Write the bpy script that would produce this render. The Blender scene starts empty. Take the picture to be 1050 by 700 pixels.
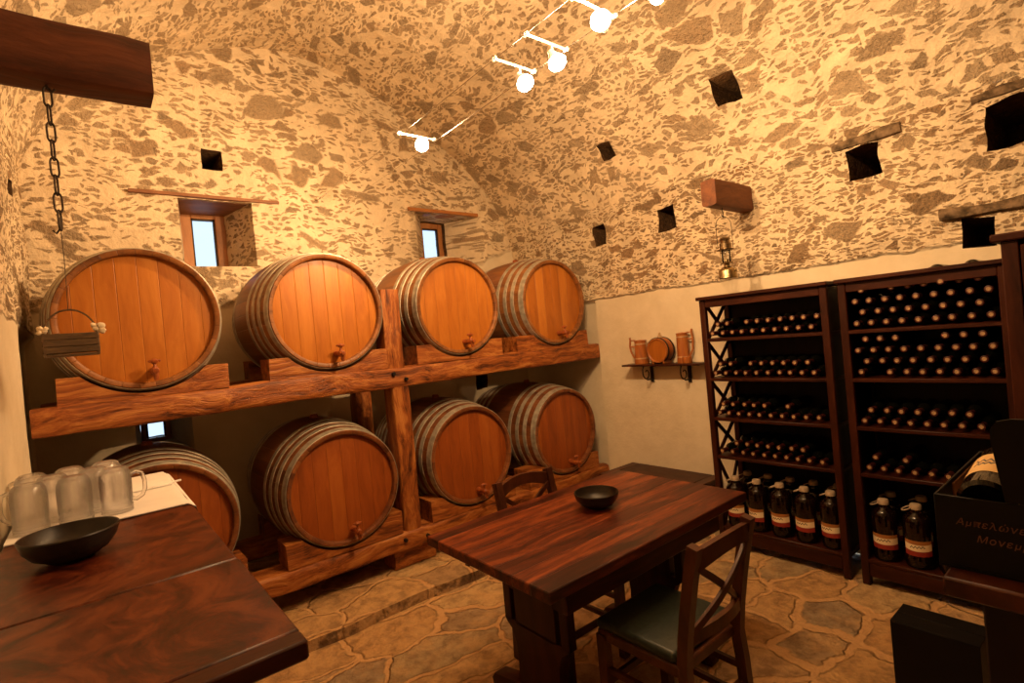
import bpy, bmesh, math, random
from mathutils import Vector, Matrix, noise
PI = math.pi
random.seed(7)
S = bpy.context.scene
COL = S.collection
ORG = {}

# ------------------------------------------------------------------ node helpers
class NT:
    def __init__(s, name):
        m = bpy.data.materials.new(name); m.use_nodes = True
        s.m = m; s.t = m.node_tree; s.t.nodes.clear()
        s.out = s.n('ShaderNodeOutputMaterial'); s.b = s.n('ShaderNodeBsdfPrincipled')
        s.l(s.b.outputs[0], s.out.inputs[0])
    def n(s, k, **kw):
        x = s.t.nodes.new(k)
        for a, v in kw.items(): setattr(x, a, v)
        return x
    def l(s, a, b): s.t.links.new(a, b)
    def inp(s, sock, v):
        if hasattr(v, 'is_output'): s.l(v, sock)
        elif v is not None: sock.default_value = v
    def math(s, op, a, b=None, c=None, clamp=False):
        x = s.n('ShaderNodeMath', operation=op, use_clamp=clamp)
        for i, v in enumerate((a, b, c)): s.inp(x.inputs[i], v)
        return x.outputs[0]
    def vmath(s, op, a, b=None, scale=None):
        x = s.n('ShaderNodeVectorMath', operation=op)
        s.inp(x.inputs[0], a); s.inp(x.inputs[1], b)
        if scale is not None: s.inp(x.inputs['Scale'], scale)
        return x.outputs[0]
    def mix(s, f, a, b, mode='MIX'):
        x = s.n('ShaderNodeMix', data_type='RGBA', blend_type=mode)
        s.inp(x.inputs[0], f); s.inp(x.inputs[6], a); s.inp(x.inputs[7], b)
        return x.outputs[2]
    def sep(s, v):
        x = s.n('ShaderNodeSeparateXYZ'); s.l(v, x.inputs[0]); return x.outputs
    def comb(s, x=0., y=0., z=0.):
        c = s.n('ShaderNodeCombineXYZ')
        for i, v in enumerate((x, y, z)): s.inp(c.inputs[i], v)
        return c.outputs[0]
    def noise(s, v, scale, detail=3, rough=.5, dist=0., col=False, dim='3D'):
        x = s.n('ShaderNodeTexNoise', noise_dimensions=dim); s.l(v, x.inputs['Vector'])
        x.inputs['Scale'].default_value = scale; x.inputs['Detail'].default_value = detail
        x.inputs['Roughness'].default_value = rough; x.inputs['Distortion'].default_value = dist
        return x.outputs[1 if col else 0]
    def vor(s, v, scale, feature='F1', rnd=1.):
        x = s.n('ShaderNodeTexVoronoi', voronoi_dimensions='2D', feature=feature); s.l(v, x.inputs['Vector'])
        x.inputs['Scale'].default_value = scale; x.inputs['Randomness'].default_value = rnd
        return x.outputs
    def step(s, v, a, b):
        x = s.n('ShaderNodeMapRange', interpolation_type='SMOOTHSTEP'); s.l(v, x.inputs[0])
        s.inp(x.inputs[1], a); s.inp(x.inputs[2], b); return x.outputs[0]
    def ramp(s, v, stops):
        x = s.n('ShaderNodeValToRGB'); s.l(v, x.inputs[0]); e = x.color_ramp.elements
        while len(e) < len(stops): e.new(.5)
        for k, (p, c) in zip(e, stops): k.position = p; k.color = (*c, 1)
        return x.outputs[0]
    def bump(s, h, dist, strength=1.):
        x = s.n('ShaderNodeBump'); x.inputs['Distance'].default_value = dist; x.inputs['Strength'].default_value = strength
        s.l(h, x.inputs['Height']); s.l(x.outputs[0], s.b.inputs['Normal'])
    def set(s, **kw):
        for k, v in kw.items(): s.inp(s.b.inputs[k.replace('_', ' ')], v)
        return s.m
def c4(c): return (*c, 1)

def plain(name, col, rough=.5, metal=0., var=.12, scale=30, bump=0., spec=.5):
    t = NT(name); o = t.n('ShaderNodeTexCoord').outputs['Object']
    nz = t.noise(o, scale, 4)
    f = t.step(nz, .3, .7)
    c = t.mix(f, c4([x * (1 - var) for x in col]), c4([min(1, x * (1 + var)) for x in col]))
    t.set(Base_Color=c, Roughness=rough, Metallic=metal, Specular_IOR_Level=spec)
    if bump: t.bump(nz, bump)
    return t.m

def wood(name, dark, mid, light, axis=0, fine=1., rough=.45, bump=.002, figure=.25, plank=None, plank_axis=1, pw=.09, coat=0., k=.2, spec=.4):
    t = NT(name); o = t.n('ShaderNodeTexCoord').outputs['Object']; kk = k
    r = t.n('ShaderNodeObjectInfo').outputs['Random']
    o = t.vmath('ADD', o, t.comb(t.math('MULTIPLY', r, 17.), t.math('MULTIPLY', r, 9.), t.math('MULTIPLY', r, 5.))) if plank is None else o
    pid = None
    if plank == 'lin':
        k = t.math('FLOOR', t.math('DIVIDE', t.sep(o)[plank_axis], pw))
    elif plank == 'ang':
        e = t.sep(o); a = t.math('ARCTAN2', e[0], t.math('SUBTRACT', e[2], .342))
        k = t.math('FLOOR', t.math('MULTIPLY', a, 4.6))
    if plank:
        w = t.n('ShaderNodeTexWhiteNoise', noise_dimensions='2D'); t.l(t.comb(k, t.math('MULTIPLY', r, 31.)), w.inputs['Vector'])
        pid = w.outputs[0]
        o = t.vmath('ADD', o, t.comb(t.math('MULTIPLY', pid, 7.), t.math('MULTIPLY', pid, 3.), t.math('MULTIPLY', r, 11.)))
    sc = [9., 9., 9.]; sc[axis] = .9
    st = t.vmath('MULTIPLY', o, tuple(sc))
    warp = t.noise(o, 2.2, 2, col=True)
    st = t.vmath('ADD', st, t.vmath('SCALE', warp, scale=figure * 8))
    g = t.noise(st, 1.6 * fine, 6, .62)
    g2 = t.noise(st, 9 * fine, 3, .6)
    v = t.math('ADD', t.math('MULTIPLY', g, .75), t.math('MULTIPLY', g2, .25))
    if pid is not None: v = t.math('ADD', v, t.math('MULTIPLY', t.math('SUBTRACT', pid, .5), .16))
    c = t.ramp(v, [(.5 - kk, dark), (.5, mid), (.5 + kk, light)])
    h = v
    if plank:
        coord = t.math('DIVIDE', t.sep(t.n('ShaderNodeTexCoord').outputs['Object'])[plank_axis], pw) if plank == 'lin' else t.math('MULTIPLY', a, 4.6)
        fr = t.math('ABSOLUTE', t.math('SUBTRACT', t.math('FRACT', coord), .5))
        gap = t.step(fr, .47, .5)
        c = t.mix(t.math('MULTIPLY', gap, .3), c, c4([x * .4 for x in dark]))
        h = t.math('SUBTRACT', v, gap)
    t.set(Base_Color=c, Roughness=t.math('ADD', t.math('MULTIPLY', g2, .18), rough - .09), Coat_Weight=coat, Coat_Roughness=.22, Specular_IOR_Level=spec)
    t.bump(h, bump)
    return t.m

def stone(name, mortar, stones, big=4.3, small=13., keepb=.2, keeps=.6, soft=.035, aniso=3., fade=1., plaster=True, blob=False):
    t = NT(name); tc = t.n('ShaderNodeTexCoord'); uv = tc.outputs['UV']; o = tc.outputs['Object']
    w0 = t.noise(uv, 1.1, 2, col=True); w1 = t.noise(uv, 3.1, 2, col=True); w2 = t.noise(uv, 13., 3, col=True)
    c5 = (.5, .5, .5)
    p = t.vmath('ADD', uv, t.vmath('SCALE', t.vmath('SUBTRACT', w1, c5), scale=.14))
    p = t.vmath('ADD', p, t.vmath('SCALE', t.vmath('SUBTRACT', w2, c5), scale=.045))
    g = t.noise(o, 38, 5, .65)
    def layer(scale, an, keep, off, edge):
        q = t.vmath('MULTIPLY', t.vmath('ADD', p, off), (1., an, 1.))
        f = t.vor(q, scale); d = t.vor(q, scale, 'DISTANCE_TO_EDGE')[0]
        rc = t.sep(f[1])
        thr = t.math('ADD', edge, t.math('MULTIPLY', rc[2], .16))
        d = t.math('ADD', d, t.math('MULTIPLY', t.math('SUBTRACT', g, .5), .05))
        m = t.step(d, thr, t.math('ADD', thr, soft * 2))
        m = t.math('MULTIPLY', m, t.math('LESS_THAN', rc[0], keep))
        return t.math('MULTIPLY', m, t.math('ADD', .72, t.math('MULTIPLY', rc[1], .28))), rc[1]
    dens = t.step(t.noise(uv, 1.3, 2), .38, .6)
    mb, cb = layer(big, 1.5, keepb, (0, 0, 0), .05)
    ml, cl_ = layer(big * 1.9, 1.8, keepb * 1.1, (7.1, 2.2, 0), .05)
    ms, cs = layer(small, aniso, keeps, (3.7, 9.1, 0), .06)
    m2, c2 = layer(small * 1.7, aniso * .8, keeps * .7, (13.7, 5.1, 0), .08)
    ms2 = t.math('MULTIPLY', t.math('MAXIMUM', ms, m2), t.math('ADD', .8, t.math('MULTIPLY', dens, .2)))
    mbig = t.math('MAXIMUM', mb, ml)
    m = t.math('MAXIMUM', mbig, ms2)
    cid = t.mix(t.math('GREATER_THAN', mb, .05), t.mix(t.math('GREATER_THAN', ml, .05), t.comb(cs, cs, cs), t.comb(cl_, cl_, cl_)), t.comb(cb, cb, cb))
    sc = t.ramp(t.sep(cid)[0], [(k / (len(stones) - 1), c) for k, c in enumerate(stones)])
    sc = t.mix(t.step(g, .3, .7), t.mix(.6, sc, c4((.12, .06, .025))), t.mix(.25, sc, c4((.5, .28, .11))))
    mn = t.noise(o, 6, 5, .6)
    mc = t.mix(t.step(mn, .35, .7), c4([x * .84 for x in mortar]), c4(mortar))
    z = t.sep(o)[2]
    if plaster:
        hz = t.math('ADD', z, t.math('MULTIPLY', t.math('SUBTRACT', t.noise(o, 7, 3), .5), .06))
        pm = t.step(hz, 1.765, 1.745)
        if blob:
            x = t.math('ADD', t.sep(o)[0], t.math('MULTIPLY', t.math('SUBTRACT', t.noise(o, 5, 3), .5), .35))
            hb = t.math('ADD', hz, t.math('MULTIPLY', x, -.35))
            pm = t.math('MAXIMUM', pm, t.math('MULTIPLY', t.step(x, .0, .05), t.step(hb, 2.2, 2.15)))
            pm = t.math('MAXIMUM', pm, t.step(hz, 1.93, 1.88))
        m = t.math('MULTIPLY', m, t.math('SUBTRACT', 1., pm))
        mc = t.mix(pm, mc, t.mix(t.step(mn, .3, .75), c4((.68, .58, .41)), c4((.75, .65, .48))))
    c = t.mix(t.math('MULTIPLY', m, fade), mc, sc)
    t.set(Base_Color=c, Roughness=.9, Specular_IOR_Level=.2)
    h = t.math('ADD', t.math('MULTIPLY', m, t.math('ADD', -.45, t.math('MULTIPLY', g, .9))), t.math('MULTIPLY', mn, .8))
    if plaster: h = t.math('MULTIPLY', h, t.math('SUBTRACT', 1., t.math('MULTIPLY', pm, .8)))
    t.bump(h, .05)
    return t.m

def flagstone():
    t = NT('flagstone'); tc = t.n('ShaderNodeTexCoord'); uv = tc.outputs['UV']; o = tc.outputs['Object']
    w1 = t.noise(uv, 2.2, 2, col=True); w2 = t.noise(uv, 10., 3, col=True); c5 = (.5, .5, .5)
    p = t.vmath('ADD', uv, t.vmath('SCALE', t.vmath('SUBTRACT', w1, c5), scale=.28))
    p = t.vmath('ADD', p, t.vmath('SCALE', t.vmath('SUBTRACT', w2, c5), scale=.07))
    p = t.vmath('MULTIPLY', p, (1., 1.35, 1.))
    gr = t.noise(o, 14, 6, .65); gs = t.noise(o, 4.5, 4, .6); gf = t.noise(o, 45, 4, .7)
    f = t.vor(p, 2.7); d = t.vor(p, 2.7, 'DISTANCE_TO_EDGE')[0]
    rc = t.sep(f[1])
    d = t.math('ADD', d, t.math('MULTIPLY', t.math('SUBTRACT', t.noise(o, 22, 4), .5), .09))
    ea = t.math('ADD', .0, t.math('MULTIPLY', rc[2], .07))
    m = t.step(d, ea, t.math('ADD', ea, .045))
    c = t.ramp(rc[1], [(0, (.62, .37, .17)), (.25, (.42, .31, .17)), (.5, (.72, .47, .21)), (.75, (.58, .33, .13)), (1, (.38, .28, .17))])
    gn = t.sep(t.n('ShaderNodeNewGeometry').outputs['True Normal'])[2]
    c = t.mix(t.step(gr, .34, .62), t.mix(.6, c, c4((.15, .08, .035))), c)
    c = t.mix(t.math('MULTIPLY', t.step(gs, .46, .66), .6), c, c4((.66, .4, .17)))
    c = t.mix(t.math('MULTIPLY', t.step(gf, .55, .75), .35), c, c4((.62, .45, .25)))
    mc = t.mix(gr, c4((.6, .33, .14)), c4((.74, .46, .21)))
    c = t.mix(m, mc, c)
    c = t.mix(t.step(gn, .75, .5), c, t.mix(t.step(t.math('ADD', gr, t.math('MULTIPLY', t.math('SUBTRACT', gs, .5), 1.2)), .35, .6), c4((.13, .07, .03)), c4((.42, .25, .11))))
    t.set(Base_Color=c, Roughness=t.math('SUBTRACT', .68, t.math('MULTIPLY', gr, .2)), Specular_IOR_Level=.35)
    t.bump(t.math('ADD', t.math('MULTIPLY', m, .7), t.math('ADD', t.math('MULTIPLY', gr, 1.2), t.math('ADD', t.math('MULTIPLY', gs, .6), t.math('MULTIPLY', gf, .3)))), .026)
    return t.m

def glass(name, col, rough=.02, ior=1.45, trans=1.):
    t = NT(name); return t.set(Base_Color=c4(col), Roughness=rough, IOR=ior, Transmission_Weight=trans)
def thin_glass(name):
    t = NT(name); g = t.n('ShaderNodeBsdfGlossy'); g.inputs['Roughness'].default_value = .03
    tr = t.n('ShaderNodeBsdfTransparent'); tr.inputs[0].default_value = (.93, .96, .98, 1)
    fr = t.n('ShaderNodeFresnel'); mx = t.n('ShaderNodeMixShader')
    t.l(fr.outputs[0], mx.inputs[0]); t.l(tr.outputs[0], mx.inputs[1]); t.l(g.outputs[0], mx.inputs[2]); t.l(mx.outputs[0], t.out.inputs[0])
    return t.m
def emit(name, col, s):
    t = NT(name); return t.set(Base_Color=c4(col), Emission_Color=c4(col), Emission_Strength=s, Roughness=.3)

M = {}
ST = [(.19, .1, .045), (.24, .135, .065), (.27, .18, .1), (.17, .13, .09), (.33, .16, .06), (.2, .13, .075), (.36, .22, .11), (.14, .11, .08)]
M['rubble'] = stone('rubble_wall', (.77, .63, .43), ST, big=4.6, small=18., keepb=.2, keeps=.54, aniso=2.6, fade=.84)
M['rubble_back'] = stone('rubble_back_wall', (.8, .66, .46), ST, big=4.0, small=12., keepb=.22, keeps=.5, soft=.06, aniso=2.6, fade=.68, blob=True)
M['vault'] = stone('rubble_vault', (.82, .67, .46), ST, big=4.8, small=13., keepb=.2, keeps=.5, aniso=2.4, plaster=False, fade=.58)
M['lintelstone'] = plain('grey_brown_stone', (.15, .105, .065), .9, 0, .6, 22, .02, .1)
M['hole_shade'] = stone('shaded_hole_stone', (.09, .05, .025), [(.06, .035, .018), (.1, .05, .02), (.04, .028, .018)], plaster=False)  # stone colour darkened to paint the shade inside holes and outer window tunnels
M['unlit'] = stone('unlit_end_stone', (.3, .2, .12), ST, plaster=False)  # unseen front wall coloured dark, standing in for an unlit room end
M['floor'] = flagstone()
M['beam'] = wood('hewn_beam', (.06, .014, .003), (.27, .075, .013), (.46, .18, .042), 0, 1.5, .5, .012, .2, k=.13)
M['post'] = wood('hewn_post', (.06, .014, .003), (.27, .075, .013), (.46, .18, .042), 2, 1.5, .5, .012, .2, k=.13)
M['oldbeam'] = wood('old_beam', (.03, .006, .002), (.085, .02, .006), (.15, .042, .014), 0, .9, .6, .006, .2)
M['oldbeamr'] = wood('stub_beam', (.05, .014, .004), (.14, .042, .011), (.23, .078, .021), 0, .9, .6, .005, .2)
M['head'] = wood('barrel_head', (.28, .082, .009), (.4, .13, .015), (.5, .185, .026), 2, .8, .42, .0015, .15, 'lin', 0, .088)
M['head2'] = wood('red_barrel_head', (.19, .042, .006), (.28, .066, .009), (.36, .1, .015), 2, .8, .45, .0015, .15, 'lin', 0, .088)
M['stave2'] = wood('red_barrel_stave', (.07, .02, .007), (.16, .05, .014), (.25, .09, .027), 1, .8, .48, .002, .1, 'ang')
M['stave'] = wood('barrel_stave', (.1, .035, .01), (.22, .08, .02), (.33, .135, .04), 1, .8, .45, .002, .1, 'ang')
M['hoop'] = plain('hoop_steel', (.44, .4, .32), .48, .55, .25, 22)
M['tap'] = wood('tap_wood', (.14, .03, .007), (.27, .065, .014), (.38, .11, .026), 2, 2., .4, .0005)
M['darkx'] = wood('dark_wood_x', (.018, .0045, .002), (.05, .012, .0045), (.1, .027, .009), 0, 1., .36, .0012, .18, spec=.22)
M['tablex'] = wood('table_wood', (.02, .003, .001), (.09, .015, .004), (.27, .06, .014), 0, 1.6, .38, .001, .1, 'lin', 1, .095, k=.15, spec=.4)
M['counter'] = wood('counter_wood', (.018, .003, .001), (.07, .011, .003), (.14, .033, .009), 1, .8, .36, .0008, 1.1, k=.11, spec=.4)
M['darky'] = wood('dark_wood_y', (.012, .0025, .001), (.034, .007, .0025), (.065, .015, .005), 1, 1., .4, .0012, .18, spec=.22)
M['darkz'] = wood('dark_wood_z', (.012, .0025, .001), (.034, .007, .0025), (.065, .015, .005), 2, 1., .4, .0012, .18, spec=.22)
M['black'] = wood('near_black_wood', (.005, .002, .0015), (.01, .004, .0025), (.018, .007, .004), 2, 1., .5, .001, spec=.2)
M['chair'] = wood('chair_wood', (.03, .008, .003), (.07, .02, .007), (.12, .036, .012), 2, 1.2, .4, .001)
M['leather'] = plain('green_black_leather', (.02, .028, .02), .42, 0, .2, 60, .001)
M['frame'] = wood('window_wood', (.3, .12, .04), (.45, .19, .065), (.55, .26, .1), 2, 1., .45, .001)
M['lintel'] = wood('lintel_board', (.13, .055, .025), (.24, .1, .045), (.34, .16, .07), 0, 1., .6, .003)
M['lintel2'] = wood('lintel_board_bright', (.3, .11, .03), (.42, .17, .05), (.5, .23, .08), 0, 1., .5, .002)
M['pane'] = thin_glass('window_glass')
M['iron'] = plain('black_iron', (.025, .02, .018), .5, .6, .3, 40)
M['rust'] = plain('dark_rusty_chain', (.06, .042, .03), .55, .7, .3, 60)
M['white'] = plain('white_enamel', (.8, .77, .7), .35, 0, .03)
M['chrome'] = plain('chrome', (.75, .73, .7), .18, 1., .05)
M['brass'] = plain('aged_brass', (.36, .27, .14), .33, 1., .25, 30)
M['nickel'] = plain('dull_nickel', (.3, .22, .13), .3, 1., .2, 40)
M['bulb'] = emit('lit_bulb', (1, .86, .6), 30.)
def mug_glass():
    t = NT('pale_mug_glass'); tr = t.n('ShaderNodeBsdfTransparent'); tr.inputs[0].default_value = (.995, .995, .99, 1)
    g = t.n('ShaderNodeBsdfGlossy'); g.inputs['Roughness'].default_value = .06
    d = t.n('ShaderNodeBsdfTranslucent'); d.inputs[0].default_value = (.95, .94, .92, 1)
    d2 = t.n('ShaderNodeBsdfDiffuse'); d2.inputs[0].default_value = (.95, .94, .92, 1)
    lw = t.n('ShaderNodeLayerWeight'); lw.inputs[0].default_value = .35
    def mx(f, a, b):
        x = t.n('ShaderNodeMixShader'); t.inp(x.inputs[0], f); t.l(a.outputs[0], x.inputs[1]); t.l(b.outputs[0], x.inputs[2]); return x
    haze = mx(.5, d, d2); body = mx(.1, tr, haze)
    f = t.math('ADD', .05, t.math('MULTIPLY', lw.outputs['Fresnel'], .6), clamp=True)
    gl = t.n('ShaderNodeBsdfGlass'); gl.inputs['Roughness'].default_value = .03; gl.inputs['IOR'].default_value = 1.3
    t.l(mx(.4, mx(f, body, g), gl).outputs[0], t.out.inputs[0]); return t.m
M['mugglass'] = mug_glass()
M['bottle'] = glass('dark_bottle_glass', (.003, .003, .002), .08, 1.45, 0.)
M['jug'] = glass('brown_jug_glass', (.006, .002, .001), .05, 1.45, 0.)
M['foil'] = plain('red_brown_foil', (.05, .007, .004), .4, .2, .2, 60)
M['cork'] = plain('cork_disc', (.34, .21, .1), .7, 0, .15, 90)
M['cap'] = plain('tan_cap', (.42, .31, .2), .5, 0, .1)
M['cloth'] = plain('white_linen', (.92, .89, .86), .9, 0, .03, 9)
M['bowl'] = wood('dark_bowl_wood', (.008, .005, .003), (.016, .01, .006), (.03, .019, .011), 0, 1.5, .38, .001, spec=.35)
M['card'] = plain('black_card', (.005, .004, .0035), .55, 0, .15, 12, spec=.18)
M['cardin'] = plain('brown_card_inside', (.3, .13, .04), .7, 0, .2, 12)
M['ink'] = plain('bronze_ink', (.15, .055, .025), .6)
M['mugwood'] = wood('mug_wood', (.22, .06, .012), (.36, .11, .022), (.46, .17, .04), 2, 2., .42, .0008)
M['band'] = plain('pale_band', (.6, .42, .24), .4, .4, .1)
M['ribbon'] = plain('cream_ribbon', (.8, .66, .46), .8, 0, .05)
M['twig'] = wood('basket_wood', (.05, .03, .015), (.11, .065, .03), (.18, .11, .05), 0, 3., .6, .002)

def jug_label():
    t = NT('jug_label'); uv = t.sep(t.n('ShaderNodeTexCoord').outputs['UV'])
    u, v = uv[0], uv[1]
    vv = t.math('ADD', v, t.math('MULTIPLY', t.math('SINE', t.math('MULTIPLY', u, 3.2)), .05))
    c = t.mix(t.step(vv, .36, .38), c4((.25, .02, .012)), c4((.8, .66, .42)))
    c = t.mix(t.step(vv, .78, .8), c, c4((.34, .13, .03)))
    wv = t.math('ADD', t.math('MULTIPLY', t.math('SINE', t.math('MULTIPLY', u, 55.)), .05), t.math('SUBTRACT', .66, t.math('MULTIPLY', u, .12)))
    ln = t.math('LESS_THAN', t.math('ABSOLUTE', t.math('SUBTRACT', v, wv)), .035)
    win = t.math('MULTIPLY', t.math('GREATER_THAN', u, .3), t.math('LESS_THAN', u, .78))
    c = t.mix(t.math('MULTIPLY', ln, win), c, c4((.03, .015, .01)))
    return t.set(Base_Color=c, Roughness=.55)
M['juglabel'] = jug_label()
def wine_label():
    t = NT('wine_label'); uv = t.sep(t.n('ShaderNodeTexCoord').outputs['UV'])
    u, v = uv[0], uv[1]
    c = c4((.75, .5, .2))
    for y0, fr, a in ((.62, 60, .05), (.45, 75, .03)):
        wv = t.math('ADD', t.math('MULTIPLY', t.math('SINE', t.math('MULTIPLY', u, float(fr))), a), y0)
        ln = t.math('LESS_THAN', t.math('ABSOLUTE', t.math('SUBTRACT', v, wv)), .04)
        win = t.math('MULTIPLY', t.math('GREATER_THAN', u, .22), t.math('LESS_THAN', u, .8))
        c = t.mix(t.math('MULTIPLY', ln, win), c, c4((.05, .05, .07)))
    return t.set(Base_Color=c, Roughness=.6)
M['winelabel'] = wine_label()

# ------------------------------------------------------------------ mesh helpers
def obj(name, bm, mat, parent=None, origin=None, angle=40, world=True):
    """bm in world coordinates (world=True) or local ones; one mesh object."""
    org = ORG[parent] if parent is not None else Vector(origin or (0, 0, 0))
    if world and org.length > 0: bmesh.ops.translate(bm, verts=bm.verts, vec=-org)
    bmesh.ops.recalc_face_normals(bm, faces=bm.faces)
    me = bpy.data.meshes.new(name); bm.to_mesh(me); bm.free()
    for p in me.polygons: p.use_smooth = True
    me.set_sharp_from_angle(angle=math.radians(angle))
    me.materials.append(M[mat] if isinstance(mat, str) else mat)
    o = bpy.data.objects.new(name, me); COL.objects.link(o)
    if parent is not None: o.parent = parent; ORG[o] = org if world else Vector()
    else: o.location = org; ORG[o] = org
    return o
def tag(o, label, cat, group=None):
    o['label'] = label; o['category'] = cat
    if group: o['group'] = group
    return o
def thing(name, label, cat, loc, group=None, rz=0.):
    o = bpy.data.objects.new(name, None); COL.objects.link(o); o.empty_display_size = .05
    o.location = loc; o.rotation_euler.z = rz; ORG[o] = Vector(loc)
    return tag(o, label, cat, group)
def struct(o): o['kind'] = 'structure'; return o
def dup(o, loc=None, label=None, group=None, rz=None, parent=None):
    c = o.copy(); COL.objects.link(c)
    if parent is not None: c.parent = parent
    if loc is not None: c.location = loc
    if rz is not None: c.rotation_euler.z = rz
    if label: c['label'] = label
    if group: c['group'] = group
    for ch in list(KIDS.get(o, [])) or list(o.children):
        dup(ch, parent=c)
    return c
KIDS = {}

def B(): return bmesh.new()
def box(bm, x0, x1, y0, y1, z0, z1, bev=.004, mtx=None, seg=1):
    vs = [bm.verts.new(v) for v in ((x0, y0, z0), (x1, y0, z0), (x1, y1, z0), (x0, y1, z0), (x0, y0, z1), (x1, y0, z1), (x1, y1, z1), (x0, y1, z1))]
    fs = [bm.faces.new([vs[i] for i in f]) for f in ((0, 3, 2, 1), (4, 5, 6, 7), (0, 1, 5, 4), (1, 2, 6, 5), (2, 3, 7, 6), (3, 0, 4, 7))]
    geo = vs
    if bev:
        es = list({e for f in fs for e in f.edges})
        r = bmesh.ops.bevel(bm, geom=es, offset=bev, segments=seg, affect='EDGES', profile=.5)
        geo = list({v for f in r['faces'] for v in f.verts} | {v for v in vs if v.is_valid})
    if mtx is not None: bmesh.ops.transform(bm, matrix=mtx, verts=geo)
    return bm
def tube(bm, pts, r, seg=8, closed=False, caps=True):
    pts = [Vector(p) for p in pts]; n = len(pts); rings = []
    up = None
    for i, p in enumerate(pts):
        a = pts[(i - 1) % n] if (i > 0 or closed) else p
        b = pts[(i + 1) % n] if (i < n - 1 or closed) else p
        t = (b - a).normalized()
        if up is None:
            up = t.cross(Vector((0, 0, 1)))
            if up.length < .1: up = t.cross(Vector((1, 0, 0)))
        s = up - t * up.dot(t); s.normalize(); up = s; w = t.cross(s)
        rr = r[i] if isinstance(r, (list, tuple)) else r
        rings.append([bm.verts.new(p + (s * math.cos(k * 2 * PI / seg) + w * math.sin(k * 2 * PI / seg)) * rr) for k in range(seg)])
    m = n if closed else n - 1
    for i in range(m):
        A, C = rings[i], rings[(i + 1) % n]
        for k in range(seg): bm.faces.new((A[k], A[(k + 1) % seg], C[(k + 1) % seg], C[k]))
    if caps and not closed: bm.faces.new(rings[0]); bm.faces.new(rings[-1][::-1])
    return bm
def lathe(bm, prof, seg=32, mtx=None, uv=None, arc=None, closed=False):
    """prof: (radius, height) pairs around Z, then moved by mtx; arc=(a0,a1) for an open sweep with UVs."""
    full = arc is None; a0, a1 = arc or (0, 2 * PI); na = seg if full else seg + 1
    rings = []; newv = []
    for r, z in prof:
        if r < 1e-6: v = bm.verts.new((0, 0, z)); rings.append([v]); newv.append(v); continue
        ring = [bm.verts.new((r * math.cos(a0 + (a1 - a0) * k / seg), r * math.sin(a0 + (a1 - a0) * k / seg), z)) for k in range(na)]
        rings.append(ring); newv += ring
    lay = bm.loops.layers.uv.verify() if uv else None
    pairs = list(zip(range(len(rings) - 1), range(1, len(rings))))
    if closed: pairs.append((len(rings) - 1, 0))
    for i, j in pairs:
        A, C = rings[i], rings[j]
        for k in range(seg):
            k2 = (k + 1) % seg if full else k + 1
            if len(A) == 1 and len(C) == 1: continue
            if len(A) == 1: f = bm.faces.new((A[0], C[k2], C[k]))
            elif len(C) == 1: f = bm.faces.new((A[k], A[k2], C[0]))
            else:
                f = bm.faces.new((A[k], A[k2], C[k2], C[k]))
                if uv:
                    h0, h1 = prof[0][1], prof[-1][1]
                    us = (k / seg, (k + 1) / seg, (k + 1) / seg, k / seg); zs = (prof[i][1], prof[i][1], prof[j][1], prof[j][1])
                    for L, uu, zz in zip(f.loops, us, zs): L[lay].uv = (uu, (zz - h0) / (h1 - h0))
    if mtx is not None: bmesh.ops.transform(bm, matrix=mtx, verts=newv)
    return bm
def prism(bm, poly, axis, a, b, bev=0.):
    """poly in the two other axes (in x,y,z order), extruded along axis from a to b."""
    def P(q, t):
        v = list(q); v.insert(axis, t); return v
    A = [bm.verts.new(P(q, a)) for q in poly]; C = [bm.verts.new(P(q, b)) for q in poly]
    n = len(poly); fs = [bm.faces.new(A), bm.faces.new(C[::-1])]
    for i in range(n): bm.faces.new((A[i], C[i], C[(i + 1) % n], A[(i + 1) % n]))
    if bev:
        es = list({e for f in fs for e in f.edges})
        bmesh.ops.bevel(bm, geom=es, offset=bev, segments=2, affect='EDGES', profile=.5)
    return bm
def hewn(bm, axis, a0, a1, c, w, h, seed=0, amp=.008, rad=.02, step=.07, taper=0.):
    """rough hewn timber along axis, centred on c (the two other axes), w x h."""
    n = max(3, int(abs(a1 - a0) / step)); rings = []
    base = []
    for sx, sy in ((1, -1), (1, 1), (-1, 1), (-1, -1)):
        for k in range(3):
            t = k / 2 * PI / 2; q = {(1, -1): -PI / 2, (1, 1): 0, (-1, 1): PI / 2, (-1, -1): PI}[(sx, sy)] + t
            base.append((sx * (w / 2 - rad) + rad * math.cos(q), sy * (h / 2 - rad) + rad * math.sin(q)))
    full = []
    for i, q in enumerate(base):
        r = base[(i + 1) % 12]; full.append(q)
        if i % 3 == 2:
            for k in (1, 2, 3): full.append((q[0] + (r[0] - q[0]) * k / 4, q[1] + (r[1] - q[1]) * k / 4))
    for i in range(n + 1):
        f = i / n; t = a0 + (a1 - a0) * f; ring = []
        bow = noise.noise(Vector((t * 1.3, seed * 7.1, 0))) * amp, noise.noise(Vector((t * 1.3, seed * 3.3, 5))) * amp
        e = 1 - taper * f
        if i in (0, n): e *= .97
        for q in full:
            d = noise.noise(Vector((t * 5, q[0] * 14 + seed, q[1] * 14))) * amp
            l = math.hypot(*q); p = [q[0] * e * (1 + d / l) + c[0] + bow[0], q[1] * e * (1 + d / l) + c[1] + bow[1]]
            p.insert(axis, t); ring.append(bm.verts.new(p))
        rings.append(ring)
    m = len(full)
    for A, C in zip(rings, rings[1:]):
        for k in range(m): bm.faces.new((A[k], A[(k + 1) % m], C[(k + 1) % m], C[k]))
    bm.faces.new(rings[0][::-1]); bm.faces.new(rings[-1])
    return bm
RY = Matrix.Rotation(-PI / 2, 4, 'X')   # lathe height z -> +y
def T(x, y, z): return Matrix.Translation((x, y, z))
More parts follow.
